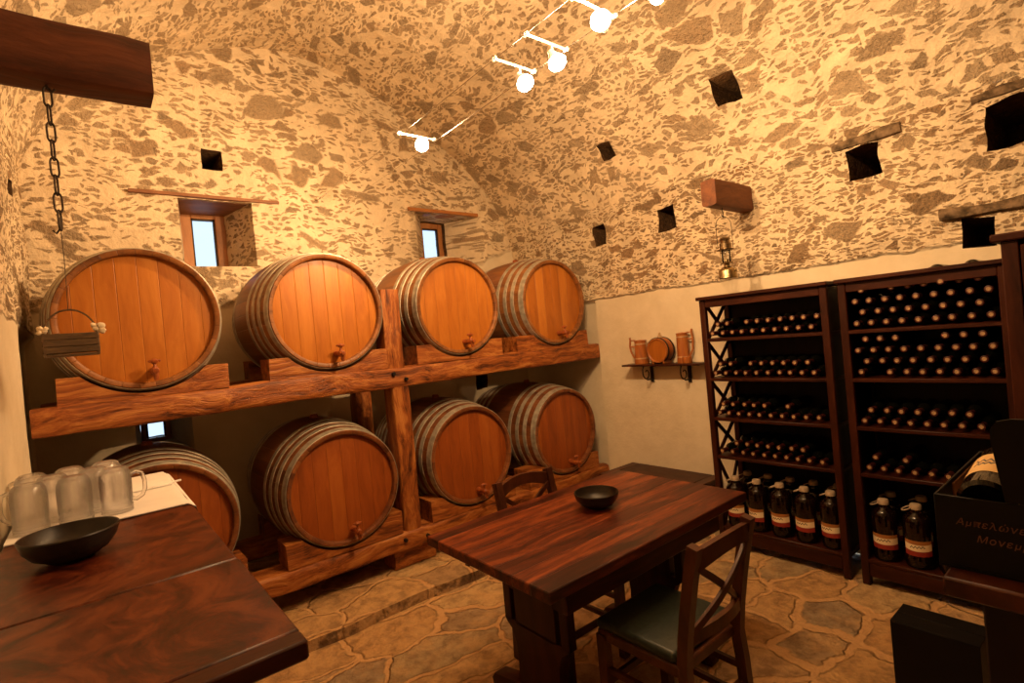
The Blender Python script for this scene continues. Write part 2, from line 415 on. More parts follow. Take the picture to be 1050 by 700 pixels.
YAX = Matrix(((1, 0, 0, 0), (0, 0, 1, 0), (0, -1, 0, 0), (0, 0, 0, 1)))   # z -> y
XAX = Matrix(((0, 0, 1, 0), (0, 1, 0, 0), (-1, 0, 0, 0), (0, 0, 0, 1)))   # z -> x

# ------------------------------------------------------------------ room shell
XR, XL, YB, YF = .65, -3.1, .9, -4.7
PROF = [(XR, 0), (XR, 2.2), (.62, 2.5), (.5, 2.78), (.3, 3.03), (0., 3.27), (-.47, 3.56), (-.87, 3.74), (-1.12, 3.81), (-1.42, 3.88),
        (-1.71, 3.86), (-2.0, 3.76), (-2.32, 3.60), (-2.6, 3.42), (-2.9, 3.15), (XL, 2.8), (XL, 0)]
CUM = [0.]
for a, b in zip(PROF, PROF[1:]): CUM.append(CUM[-1] + math.dist(a, b))
def prof_at(s):
    s = min(max(s, 0), CUM[-1])
    for i in range(len(PROF) - 1):
        if s <= CUM[i + 1] + 1e-9:
            f = (s - CUM[i]) / (CUM[i + 1] - CUM[i]); a, b = PROF[i], PROF[i + 1]
            return (a[0] + (b[0] - a[0]) * f, a[1] + (b[1] - a[1]) * f), (b[1] - a[1], -(b[0] - a[0])), CUM[i + 1] - CUM[i]
def smooth_prof(s):
    q = [prof_at(s + d)[0] for d in (-.14, -.07, 0, .07, .14)]
    x = sum(p[0] for p in q) / 5; z = sum(p[1] for p in q) / 5
    if s < 2 or s > CUM[-1] - 2.4: x, z = prof_at(s)[0]
    e = prof_at(s + .1)[0]; g = prof_at(s - .1)[0]
    n = Vector((e[1] - g[1], 0, -(e[0] - g[0])))
    return x, z, n.normalized()
def rough(p, amp=1.):
    k = 1. if p.z > 1.8 else .25
    return (noise.noise(p * 2.1) * .03 + noise.noise(p * 6.3) * .016 + noise.noise(p * 15) * .008) * k * amp
def shell(y, s, d=0.):
    x, z, n = smooth_prof(s)
    if z < 1.75 and y > -.16: x += .045 if x > 0 else -.045
    p = Vector((x, y, z)); r = rough(p)
    if d > 0: return p + Vector((1 if x > -1.2 else -1, 0, 0)) * d + Vector((noise.noise(p * 9 + Vector((d, 0, 0))), noise.noise(p * 9 + Vector((5, d, 0))), noise.noise(p * 9 + Vector((0, 8, d * 3))))) * .018
    return p + n * r
def back(x, z, d=0.):
    p = Vector((x, YB, z))
    if d > 0: return p + Vector((0, d, 0)) + Vector((noise.noise(p * 9 + Vector((d, 0, 0))), 0, noise.noise(p * 9 + Vector((0, 8, d * 3))))) * .012
    return p + Vector((0, rough(p, .8 if z > 1.9 else .4), 0))
def frange(a, b, st): n = max(1, round(abs(b - a) / st)); return [a + (b - a) * i / n for i in range(n + 1)]
def grid(name, us, vs, fn, mat, holes=(), cuts=(), dark=None):
    """wall surface over us x vs; holes: (u0,u1,v0,v1, depth, (back rect) or None, open, n)"""
    def merge(L, add):
        L = [x for x in L if all(abs(x - a) > .022 for a in add)] + list(add)
        return sorted(set(L))
    sub = lambda a, b: [a + (b - a) * i / 5 for i in range(6)]
    us = merge(us, [x for h in holes for x in (sub(*h[:2]) if not h[6] else h[:2])]); vs = merge(vs, [x for h in holes for x in (sub(*h[2:4]) if not h[6] else h[2:4])] + list(cuts))
    def jit(u, v):
        for a0, a1, b0, b1, dep, br, op, n in holes:
            if not op and a0 - 1e-9 <= u <= a1 + 1e-9 and b0 - 1e-9 <= v <= b1 + 1e-9:
                p = Vector((u * 8 + a0 * 31, v * 8, 3.)); return u + noise.noise(p) * .018, v + noise.noise(p + Vector((0, 0, 9))) * .02
        return u, v
    bm = B(); lay = bm.loops.layers.uv.verify(); G = {}
    def V(u, v, d=0., uu=None, vv=None):
        k = (u, v, d)
        if k not in G: G[k] = (bm.verts.new(fn(*jit(u, v), d) if d == 0 else fn(u, v, d)), (u if uu is None else uu, v if vv is None else vv))
        return G[k]
    def F(ks, mi=0):
        try: f = bm.faces.new([k[0] for k in ks])
        except ValueError: return
        f.material_index = mi
        for L, k in zip(f.loops, ks): L[lay].uv = k[1]
    for u0, u1 in zip(us, us[1:]):
        for v0, v1 in zip(vs, vs[1:]):
            um, vm = (u0 + u1) / 2, (v0 + v1) / 2
            if any(h[0] < um < h[1] and h[2] < vm < h[3] for h in holes): continue
            F((V(u0, v0), V(u1, v0), V(u1, v1), V(u0, v1)))
    for a0, a1, b0, b1, dep, br, opened, n in holes:
        hu = [u for u in us if a0 - 1e-9 <= u <= a1 + 1e-9]; hv = [v for v in vs if b0 - 1e-9 <= v <= b1 + 1e-9]
        loop = [(u, b0) for u in hu] + [(a1, v) for v in hv[1:]] + [(u, b1) for u in hu[-2::-1]] + [(a0, v) for v in hv[-2:0:-1]]
        prev = [V(u, v) for u, v in loop]
        fr = br or (a0 + .12 * (a1 - a0), a1 - .12 * (a1 - a0), b0 + .1 * (b1 - b0), b1 - .1 * (b1 - b0))
        for k in range(1, n + 1):
            f = min(1., k / n * (1.6 if opened else 1.)); cur = []
            for u, v in loop:
                q, w = (u - a0) / (a1 - a0), (v - b0) / (b1 - b0)
                U = (a0 + (a1 - a0) * q) * (1 - f) + (fr[0] + (fr[1] - fr[0]) * q) * f
                W = (b0 + (b1 - b0) * w) * (1 - f) + (fr[2] + (fr[3] - fr[2]) * w) * f
                dd = dep * k / n
                cur.append(V(U, W, dd, U + (dd if q > .99 else -dd if q < .01 else 0), W + (dd if w > .99 else -dd if w < .01 else 0)))
            for i in range(len(loop)):
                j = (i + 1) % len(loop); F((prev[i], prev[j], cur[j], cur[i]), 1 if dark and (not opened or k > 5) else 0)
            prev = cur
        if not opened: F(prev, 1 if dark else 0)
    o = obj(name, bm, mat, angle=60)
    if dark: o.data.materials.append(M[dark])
    return struct(o)

YS = frange(YB + .1, YF, .055) + [-.16, -.1601]
SPL = 2.5; SPR = CUM[-1] - 2.75
HR = [(y0, y1, s0, s1, .5, None, False, 4) for y0, y1, s0, s1 in ((-2.36, -2.2, 2.205, 2.385), (-2.97, -2.8, 2.19, 2.405), (-1.035, -.88, 2.2, 2.37), (-2.81, -2.67, 1.725, 1.875), (-.35, -.218, 2.21, 2.38))]
HV = [(y0, y1, s0, s1, .5, None, False, 4) for y0, y1, s0, s1 in ((-1.73, -1.565, 2.9, 3.09), (-.695, -.565, 2.87, 3.0))]
HL = [(-.09, .06, CUM[-1] - 2.43, CUM[-1] - 2.36, .25, None, False, 3)]
grid('wall_right', YS, frange(0, SPL, .055), shell, 'rubble', HR, cuts=(1.75, 1.7501), dark='hole_shade')
grid('ceiling', YS, frange(SPL, SPR, .055), shell, 'vault', HV, dark='hole_shade')
grid('wall_left', YS, frange(SPR, CUM[-1], .055), shell, 'rubble', HL, cuts=(CUM[-1] - 1.75, CUM[-1] - 1.7501), dark='hole_shade')
HB = [(-2.3, -1.83, 2.19, 2.66, .8, (-2.225, -1.93, 2.20, 2.70), True, 8),      # left window
      (-.47, .26, 2.2, 2.7, .5, (-.229, .04, 2.2, 2.70), True, 8),              # right window
      (-2.66, -2.34, .93, 1.2, .8, (-2.6, -2.42, .98, 1.17), True, 8),         # low window
      (-2.13, -2.0, 2.88, 3.02, .3, None, False, 3),
      (.035, .17, 1.02, 1.16, .3, None, False, 3)]
grid('wall_back', frange(XL - .12, XR + .12, .055), frange(0, 4.05, .055), back, 'rubble_back', HB, dark='hole_shade')
def front(x, z, d=0.):
    p = Vector((x, YF, z)); return p + Vector((0, rough(p), 0))
grid('wall_front', frange(XL - .12, XR + .12, .12), frange(0, 4.05, .12), front, 'unlit')
def flo(x, y, d=0.):
    p = Vector((x, y, 0)); led = .055 if y > -.502 + noise.noise(Vector((x * 3, 0, 0))) * 0 else 0.
    w = noise.noise(Vector((x * 2.3, 3, 0))) * .025
    yy = y + (w if abs(y + .5) < .06 else 0)
    return Vector((x, yy, led + noise.noise(p * 4) * .005 + noise.noise(p * 11) * .003 - .004))
ys = frange(YB + .1, -.5, .05) + frange(-.5, YF - .1, .05) + [-.501, -.508]
grid('floor', frange(XL - .12, XR + .12, .05), ys, flo, 'floor')

# windows
def window(n, x0, x1, z0, z1, y, bar=.05, mid=False):
    bm = B()
    box(bm, x0, x0 + bar, y - .03, y + .03, z0, z1, .004); box(bm, x1 - bar, x1, y - .03, y + .03, z0, z1, .004)
    box(bm, x0 + bar, x1 - bar, y - .03, y + .03, z1 - bar, z1, .004); box(bm, x0 + bar, x1 - bar, y - .03, y + .03, z0, z0 + .03, .004)
    w = struct(obj('window_%d' % n, bm, 'frame', origin=((x0 + x1) / 2, y, z0)))
    bm = B(); i = bar
    box(bm, x0 + i, x0 + i + .012, y - .012, y + .012, z0 + .03, z1 - i, 0); box(bm, x1 - i - .012, x1 - i, y - .012, y + .012, z0 + .03, z1 - i, 0)
    box(bm, x0 + i, x1 - i, y - .012, y + .012, z1 - i - .012, z1 - i, 0)
    obj('sash_bead', bm, 'iron', w)
    bm = B(); box(bm, x0 + bar, x1 - bar, y - .003, y + .003, z0 + .03, z1 - bar, 0)
    obj('pane', bm, 'pane', w)
    return w
window(1, -2.235, -1.92, 2.19, 2.712, 1.4, .075)
window(2, -.24, .05, 2.19, 2.705, 1.3, .055)
window(3, -2.6, -2.42, .97, 1.18, 1.4, .03)
def board(n, x0, x1, z, th, mat, d=.5, x0b=None, x1b=None):
    bm = B(); x0b = x0 if x0b is None else x0b; x1b = x1 if x1b is None else x1b
    prism(bm, [(x0, YB - .03), (x1, YB - .03), (x1, YB + .05), (x1b, YB + d), (x0b, YB + d), (x0, YB + .05)], 2, z, z + th, .003)
    for v in bm.verts: v.co.z += noise.noise(v.co * 3) * .006
    struct(obj('trim_%d' % n, bm, mat, origin=((x0 + x1) / 2, YB, z)))
board(1, -2.575, -1.64, 2.665, .022, 'lintel', .5, -2.26, -1.9)
board(2, -.54, .22, 2.703, .03, 'lintel2', .42, -.27, .08)

for n, (y0, y1, z, h, x) in enumerate(((-2.47, -2.13, 2.425, .06, .652), (-2.95, -2.6, 1.915, .055, .66), (-3.02, -2.76, 2.455, .06, .662))):
    bm = B(); hewn(bm, 1, y0, y1, (x, z), .09, h, 50 + n, .02, .018, .04)
    struct(obj('trim_%d' % (n + 3), bm, 'lintelstone', origin=(x, (y0 + y1) / 2, z)))

# ------------------------------------------------------------------ barrel rack
rk = thing('barrel_rack', 'two-tier stillage of rough orange-brown timber beams and posts carrying eight barrels', 'barrel rack', (-1.25, .2, .05))
def part(name, mat, root, f, *a, **k):
    bm = B(); f(bm, *a, **k); return obj(name, bm, mat, root)
part('upper_beam', 'beam', rk, hewn, 0, -3.085, .645, (-.06, 1.302), .2, .132, 3, .010)
part('lower_beam', 'beam', rk, hewn, 0, -2.75, .63, (-.06, .24), .2, .118, 5, .010)
part('rear_beam', 'beam', rk, hewn, 0, -3.085, .645, (.62, 1.302), .16, .13, 8, .010)
part('rear_beam', 'beam', rk, hewn, 0, -2.9, .63, (.62, .24), .16, .118, 9, .010)
part('post', 'post', rk, hewn, 2, 1.36, 1.878, (-1.302, -.07), .135, .15, 11, .007)
part('post', 'post', rk, hewn, 2, .295, 1.243, (-1.283, -.075), .125, .15, 12, .007)
part('rear_post', 'post', rk, hewn, 2, .06, 1.245, (-1.25, .62), .13, .13, 13, .007)
part('foot_block', 'beam', rk, hewn, 0, -1.42, -1.12, (-.02, .118), .18, .13, 14, .006)
part('foot_block', 'beam', rk, hewn, 0, -2.72, -2.45, (-.02, .118), .18, .13, 15, .006)
part('foot_block', 'beam', rk, hewn, 0, .3, .58, (-.02, .118), .18, .13, 16, .006)
part('foot_block', 'beam', rk, hewn, 0, -1.4, -1.1, (.62, .118), .16, .13, 17, .006)
for bx, bz in ((-1.335, 1.325), (-1.25, 1.283), (-1.36, .25), (-1.2, .235)):
    part('bolt', 'iron', rk, lathe, [(0, -.012), (.011, -.012), (.013, -.006), (.013, .01), (0, .01)], 10, T(bx, -.163, bz) @ YAX)

# ------------------------------------------------------------------ barrels
RB, LB = .342, .93
def brad(y): return .398 - .056 * ((y - LB / 2) / (LB / 2)) ** 2
def make_barrel(loc, label, hm='head', sm='stave'):
    b = thing('oak_barrel', label, 'barrel', loc, 'oak barrels on the timber rack')
    m = T(0, 0, RB) @ YAX
    n = 22; pr = [(brad(0) - .027, .032), (brad(0) - .024, .004), (brad(0) - .018, 0), (brad(0) - .003, 0), (brad(0), .004)]
    pr += [(brad(LB * k / n), LB * k / n) for k in range(1, n)]
    pr += [(RB, LB - .004), (RB - .02, LB), (RB - .027, LB - .032)]
    bm = B(); lathe(bm, pr, 72, m); obj('body', bm, sm, b, world=False)
    for nm, y0, y1 in (('head', .03, .045), ('rear_head', LB - .045, LB - .03)):
        bm = B(); r = RB - .026; lathe(bm, [(0, y0), (r - .03, y0), (r, y0 + .003), (r, y1), (0, y1)], 64, m); obj(nm, bm, hm, b, world=False)
    for y0, y1 in ((.006, .052), (.098, .134), (.176, .212), (.262, .298)):
        for a, c in ((y0, y1), (LB - y1, LB - y0)):
            bm = B(); lathe(bm, [(brad(a) + .0005, a), (brad(a) + .0035, a + .001), (brad(c) + .0035, c - .001), (brad(c) + .0005, c)], 72, m)
            obj('hoop', bm, 'hoop', b, world=False)
    bm = B(); lathe(bm, [(0, brad(LB / 2) + .022), (.02, brad(LB / 2) + .022), (.026, brad(LB / 2) + .012), (.028, brad(LB / 2) - .01)], 16, T(0, LB / 2, RB)); obj('bung', bm, 'tap', b, world=False)
    z = RB - .262
    bm = B(); lathe(bm, [(0, .035), (.02, .035), (.019, 0), (.014, -.012), (.017, -.03), (.017, -.07), (.012, -.075), (.012, -.095), (0, -.097)], 14, T(.03, 0, z) @ YAX)
    lathe(bm, [(0, -.045), (.009, -.045), (.012, -.03), (.011, 0)], 12, T(.03, -.07, z)); tp = obj('tap', bm, 'tap', b, world=False)
    bm = B(); lathe(bm, [(.011, -.02), (.01, .02), (.007, .026), (.007, .034), (.015, .04), (.017, .05), (.01, .058), (0, .06)], 12, T(.03, -.048, z))
    box(bm, .004, .056, -.054, -.042, z + .042, z + .054, .003)
    obj('tap_handle', bm, 'tap', tp, world=False)
    return b
BX = (-2.6445, -1.7165, -.776, .163)
BL = [('oak barrel at the left of the upper tier, behind the small hanging basket', 'oak barrel on the upper tier between the left window and the upright post',
       'oak barrel on the upper tier just right of the upright post, below the right window', 'oak barrel on the upper tier at the right end, beside the plastered right wall'),
      ('dim oak barrel on the lower tier half hidden behind the bar counter', 'oak barrel on the lower tier just left of the upright post',
       'oak barrel on the lower tier just right of the post, behind the far chair', 'oak barrel on the lower tier at the right end beside the right wall')]
proto = None
for row, zc in ((0, 1.752), (1, .682)):
    for i, x in enumerate(BX):
        loc = (x, -.165, zc - RB)
        if i == 0: proto = make_barrel(loc, BL[row][0], *((), ('head2', 'stave2'))[row]); KIDS[proto] = list(o for o in COL.objects if o.parent == proto)
        else:
            d = dup(proto, loc, BL[row][i])
def cradle(x0, x1, xc, zb, zt, zc, y0, y1, label, seed, rn):
    bm = B(); n = 14; poly = [(x0, zb), (x1, zb), (x1, zt)]
    h = math.sqrt(max(.01, rn * rn - (zt - zc) ** 2))
    for k in range(n + 1):
        xx = xc + h - 2 * h * k / n
        if x0 + .01 < xx < x1 - .01: poly.append((xx, zc - math.sqrt(max(0, rn * rn - (xx - xc) ** 2))))
    poly.append((x0, zt))
    prism(bm, poly, 1, y0, y1)
    es = [e for e in bm.edges if abs(e.calc_face_angle(0)) > .6]
    bmesh.ops.bevel(bm, geom=es, offset=.008, segments=2, affect='EDGES')
    for v in bm.verts:
        v.co += Vector((noise.noise(v.co * 7 + Vector((seed, 0, 0))), noise.noise(v.co * 7 + Vector((0, seed, 0))) * .5, 0)) * .006
    tag(obj('cradle_block', bm, 'beam', origin=((x0 + x1) / 2, (y0 + y1) / 2, zb)), label, 'cradle', 'cradle blocks under the barrels')
CR = [(-2.99, -2.283), (-2.08, -1.363), (-1.145, -.42), (-.27, .52)]
CN = [['at the far left of the upper tier', 'left of the upright post on the upper tier', 'right of the upright post on the upper tier', 'at the right end of the upper tier'],
      ['at the far left of the lower tier', 'left of the post on the lower tier', 'right of the post on the lower tier', 'at the right end of the lower tier']]
for row, zb, zt, zc in ((0, 1.366, 1.495, 1.752), (1, .297, .438, .682)):
    for i, (a, c) in enumerate(CR):
        cradle(a, c, BX[i], zb, zt, zc, -.15, .04, 'front timber block under the barrel ' + CN[row][i], i + row * 5, brad(.09) + .004)
        cradle(a + .05, c - .05, BX[i], zb, zt, zc, .55, .7, 'rear timber block under the barrel ' + CN[row][i], i + row * 5 + 20, brad(.25) + .004)

# ------------------------------------------------------------------ wine racks
RX0, RX1 = .278, .618
SH = [1.362, 1.105, .848, .6, .137]
def wine_rack(y0, y1, label, braced, H=1.637):
    r = thing('wine_rack', label, 'wine rack', (.45, (y0 + y1) / 2, 0), 'dark wine racks along the right wall')
    lw = .038
    for x in (RX0, RX1 - lw):
        for y in (y0 - lw, y1): part('post', 'darkz', r, box, x, x + lw, y, y + lw, -.004, H - .022)
    part('top', 'darky', r, box, RX0 - .02, RX1, y1 - .012, y0 + .012, H - .022, H)
    part('top_rail', 'darky', r, box, RX0 + .004, RX0 + .026, y1 + lw, y0 - lw, H - .072, H - .022, .003)
    for z in SH: part('shelf', 'darky', r, box, RX0 + .002, RX1 - .014, y1 + .005, y0 - .005, z - .02, z, .003)
    part('base_rail', 'darky', r, box, RX0 + .004, RX0 + .026, y1 + lw, y0 - lw, .045, .117, .003)
    part('back_panel', 'black', r, box, RX1 - .014, RX1 - .004, y1 + .01, y0 - .01, .1, H - .03, 0)
    bays = list(zip([H - .03] + [z - .02 for z in SH[:-1]], SH))
    for y in (y0 - lw / 2, y1 + lw / 2):
        if y not in [(y0 - lw / 2, y1 + lw / 2)[q] for q in braced]:
            part('side_panel', 'black', r, box, RX0 + lw, RX1 - lw, y - .005, y + .005, .1, H - .03, 0); continue  # solid panel added to keep light out of the gap between racks
        for zt, zb in bays:
            bm = B(); a, c = RX0 + lw, RX1 - lw
            for p, q in (((a, zb), (c, zt)), ((a, zt), (c, zb))):
                L = math.dist(p, q); an = math.atan2(q[1] - p[1], q[0] - p[0])
                off = -.006 if p[1] == zb else .006
                box(bm, -L / 2, L / 2, -.006, .006, -.013, .013, .002, T((p[0] + q[0]) / 2, y + off, (p[1] + q[1]) / 2) @ Matrix.Rotation(-an, 4, 'Y'))
            obj('cross_brace', bm, 'darkz', r)
    return r
wine_rack(-1.39, -2.1585, 'left of two dark wooden wine racks, with open X-braced side beside the wall shelf', (0,))
wine_rack(-2.213, -2.892, 'right of two dark wooden wine racks, nearest the tall cupboard', ())

def make_bottle():
    m = XAX @ Matrix.Rotation(PI, 4, 'X')    # neck end at x=0 pointing to -X, body to +X
    R = .0322
    pr = [(0, .275), (.01, .268), (.026, .275), (R, .268), (R, .265), (R, .115), (.03, .1), (.022, .086), (.0145, .073), (.0132, .06), (.0132, .01), (.0145, .008), (.0145, .003), (.0, .003)]
    bm = B(); lathe(bm, pr, 20, Matrix.Rotation(PI / 2, 4, 'Y')); b = obj('wine_bottle', bm, 'bottle', origin=(0, 0, 0))
    bm = B(); lathe(bm, [(.0136, .062), (.0142, .062), (.0142, .012), (.0155, .01), (.0155, .001), (.013, 0), (.0093, .0006)], 18, Matrix.Rotation(PI / 2, 4, 'Y')); obj('foil_capsule', bm, 'foil', b)
    bm = B(); lathe(bm, [(0, -.0012), (.0085, -.0012), (.0095, 0), (.0095, .003), (0, .003)], 16, Matrix.Rotation(PI / 2, 4, 'Y')); obj('cork', bm, 'cork', b)
    return b
ORD = ['zeroth', 'first', 'second', 'third', 'fourth', 'fifth', 'sixth', 'seventh', 'eighth', 'ninth', 'tenth', 'eleventh', 'twelfth']
SHN = ['top', 'second', 'third', 'fourth']
bproto = make_bottle(); KIDS[bproto] = [o for o in COL.objects if o.parent == bproto]
used = False
PT = .0665; RW = .0576
def lay(rack, shelf, z, y0, rows, names):
    global used
    for k, idx in enumerate(rows):
        for n, i in enumerate(idx):
            y = y0 - PT * i - (PT / 2 if k % 2 else 0)
            loc = (RX0 + .008 + random.uniform(-.006, .012), y + random.uniform(-.002, .002), z + .0328 + RW * k)
            lab = 'dark wine bottle %s from left in %s row, %s shelf of %s rack' % (ORD[n + 1], names[k], SHN[shelf], rack)
            if len(idx) == 1: lab = 'dark wine bottle alone in %s row, %s shelf of %s rack' % (names[k], SHN[shelf], rack)
            grp = 'wine bottles lying on the %s shelf of the %s rack' % (SHN[shelf], rack)
            if not used:
                bproto.location = loc; tag(bproto, lab, 'wine bottle', grp); used = True
            else:
                dup(bproto, loc, lab, grp)
LU = ['lower', 'upper']; FV = ['bottom', 'second', 'third', 'fourth', 'topmost']
lay('left', 0, SH[0], -1.462, [range(10), [0, 1, 3, 4, 5, 6, 7, 8, 9]], LU)
lay('left', 1, SH[1], -1.462, [range(10), [0, 1, 3, 4, 5, 6, 7, 8]], LU)
lay('left', 2, SH[2], -1.462, [range(10), [0, 1, 2, 3, 4, 6]], LU)
lay('left', 3, SH[3], -1.462, [range(10), [1, 2, 3, 4, 5, 6, 7]], LU)
lay('right', 0, SH[0], -2.287, [range(9), range(8), range(9), [0, 2, 3, 4, 5, 6, 7], [5, 7]], FV)
lay('right', 1, SH[1], -2.287, [[0] + list(range(2, 9)), range(8), range(9), [0, 1, 2, 5, 6, 7]], FV)
lay('right', 2, SH[2], -2.287, [range(8), range(7)], LU)
lay('right', 3, SH[3], -2.287, [range(6), [0, 2]], LU)

# demijohn jugs
def make_jug(loc):
    j = thing('wine_jug', '', 'wine jug', loc)
    R = .061
    bm = B(); lathe(bm, [(0, .006), (R - .02, 0), (R - .004, .004), (R, .016), (R - .001, .05), (R - .003, .058), (R - .003, .15), (R - .001, .158), (R, .19), (R, .228), (R - .004, .247), (R - .014, .262), (R - .03, .273), (.0285, .277), (.027, .283), (.027, .29), (.022, .3), (0, .3)], 32)
    obj('body', bm, 'jug', j, world=False)
    bm = B(); lathe(bm, [(R - .0024, .066), (R - .0024, .144)], 24, Matrix.Rotation(PI, 4, 'Z'), uv=True, arc=(1.15, -1.15)); obj('label', bm, 'juglabel', j, world=False)
    bm = B(); lathe(bm, [(.0225, .288), (.026, .289), (.026, .31), (.022, .317), (0, .318)], 20); c = obj('cap', bm, 'cap', j, world=False)
    bm = B(); pts = [(.026 * math.cos(a) , .026 + .022 * math.sin(a) + .01, .292 - .01 * math.sin(a)) for a in [k * 2 * PI / 14 for k in range(14)]]
    tube(bm, pts, .0035, 6, closed=True); obj('carry_ring', bm, 'cap', c, world=False)
    return j
jp = make_jug((0, 0, 0)); jk = list(o for o in COL.objects if o.parent == jp); KIDS[jp] = jk
first = True
JO = ['leftmost', 'second from left', 'middle', 'second from right', 'rightmost']
for rack, row, spots in (('left', 'front', [(-1.492 - .1425 * i, .352) for i in range(5)]), ('left', 'back', [(-1.5 - .138 * i, .5) for i in range(5)]),
                         ('right', 'front', [(-2.318 - .141 * i, .352) for i in range(3)]), ('right', 'back', [(-2.31 - .138 * i, .5) for i in range(3)])):
    names = JO if len(spots) == 5 else ['leftmost', 'middle', 'rightmost']
    for i, (y, x) in enumerate(spots):
        lab = '%s brown wine jug in %s row, bottom shelf of %s rack' % (names[i], row, rack)
        loc = (x, y, SH[4] + .001); rz = random.uniform(-.25, .25)
        if first: jp.location = loc; jp.rotation_euler.z = rz; o = jp; first = False
        else: o = dup(jp, loc, None, None, rz)
        tag(o, lab, 'wine jug', 'labelled wine jugs on the bottom shelves')

# ------------------------------------------------------------------ dining table
TX0, TX1, TY0, TY1, TH = -1.829, -.61, -2.088, -1.336, .70
TC = (TY0 + TY1) / 2
t = thing('dining_table', 'dark reddish-brown wooden dining table with trestle legs in the middle of the floor', 'table', ((TX0 + TX1) / 2, TC, 0))
part('tabletop', 'tablex', t, box, TX0, TX1, TY0, TY1, TH - .04, TH, .004)
for y in (TY0 + .07, TY1 - .095): part('apron', 'darkx', t, box, TX0 + .13, TX1 - .13, y, y + .025, TH - .15, TH - .04, .003)
for x in (TX0 + .25, TX1 - .25):
    bm = B(); pl = []
    half = [(.19, TH - .04), (.19, .34), (.175, .32), (.145, .3), (.125, .25), (.12, .2), (.125, .13), (.14, .075)]
    # slotted upper panel: three upright slabs under a head rail, then the waisted lower panel
    box(bm, x - .02, x + .02, TC - .19, TC - .145, .33, TH - .1, .003); box(bm, x - .02, x + .02, TC - .12, TC + .12, .33, TH - .1, .003); box(bm, x - .02, x + .02, TC + .145, TC + .19, .33, TH - .1, .003)
    box(bm, x - .02, x + .02, TC - .19, TC + .19, TH - .1, TH - .04, .003)
    for y in (-.132, .132): box(bm, x - .018, x + .018, TC + y - .014, TC + y + .014, .47, .5, 0)
    low = [(TC + a, z) for a, z in half[1:]] + [(TC - a, z) for a, z in half[:0:-1]]
    prism(bm, low, 0, x - .02, x + .02)
    obj('trestle', bm, 'darkz', t)
    ft = [(TC - .3, 0), (TC + .3, 0), (TC + .31, .035), (TC + .29, .06), (TC + .15, .09), (TC - .15, .09), (TC - .29, .06), (TC - .31, .035)]
    part('foot', 'darky', t, prism, ft, 0, x - .035, x + .035, .006)

# low bench in the corner
b = thing('low_bench', 'low dark wooden bench against the plastered right wall beyond the dining table', 'bench', (.43, -.81, 0))
part('seat', 'darky', b, box, .22, .635, -1.16, -.5, .315, .35, .004)
part('end_board', 'darkx', b, box, .22, .635, -.498, -.425, .315, .35, .004)
part('end_board', 'darkx', b, box, .22, .635, -1.235, -1.162, .315, .35, .004)
for x in (.25, .55):
    for y in (-1.2, -.52): part('leg', 'darkz', b, box, x, x + .05, y, y + .05, .0, .315, .004)
part('rail', 'darky', b, box, .262, .285, -1.15, -.52, .23, .315, .003)

# ------------------------------------------------------------------ chairs
def slat(bm, pts, w, th, up):
    """flat bar through pts: w along up, th across."""
    pts = [Vector(p) for p in pts]; rings = []
    for i, p in enumerate(pts):
        tv = (pts[min(i + 1, len(pts) - 1)] - pts[max(i - 1, 0)]).normalized()
        u = Vector(up) - tv * tv.dot(Vector(up)); u.normalize(); s = tv.cross(u)
        ww = w[i] if isinstance(w, (list, tuple)) else w
        rings.append([bm.verts.new(p + u * a * ww / 2 + s * c * th / 2) for a, c in ((-1, -1), (-1, 1), (1, 1), (1, -1))])
    for A, C in zip(rings, rings[1:]):
        for k in range(4): bm.faces.new((A[k], A[(k + 1) % 4], C[(k + 1) % 4], C[k]))
    bm.faces.new(rings[0][::-1]); bm.faces.new(rings[-1])
    bmesh.ops.bevel(bm, geom=list(bm.edges) if False else [e for e in bm.edges if e.calc_face_angle(0) > 1.0], offset=.003, segments=1, affect='EDGES')
    return bm
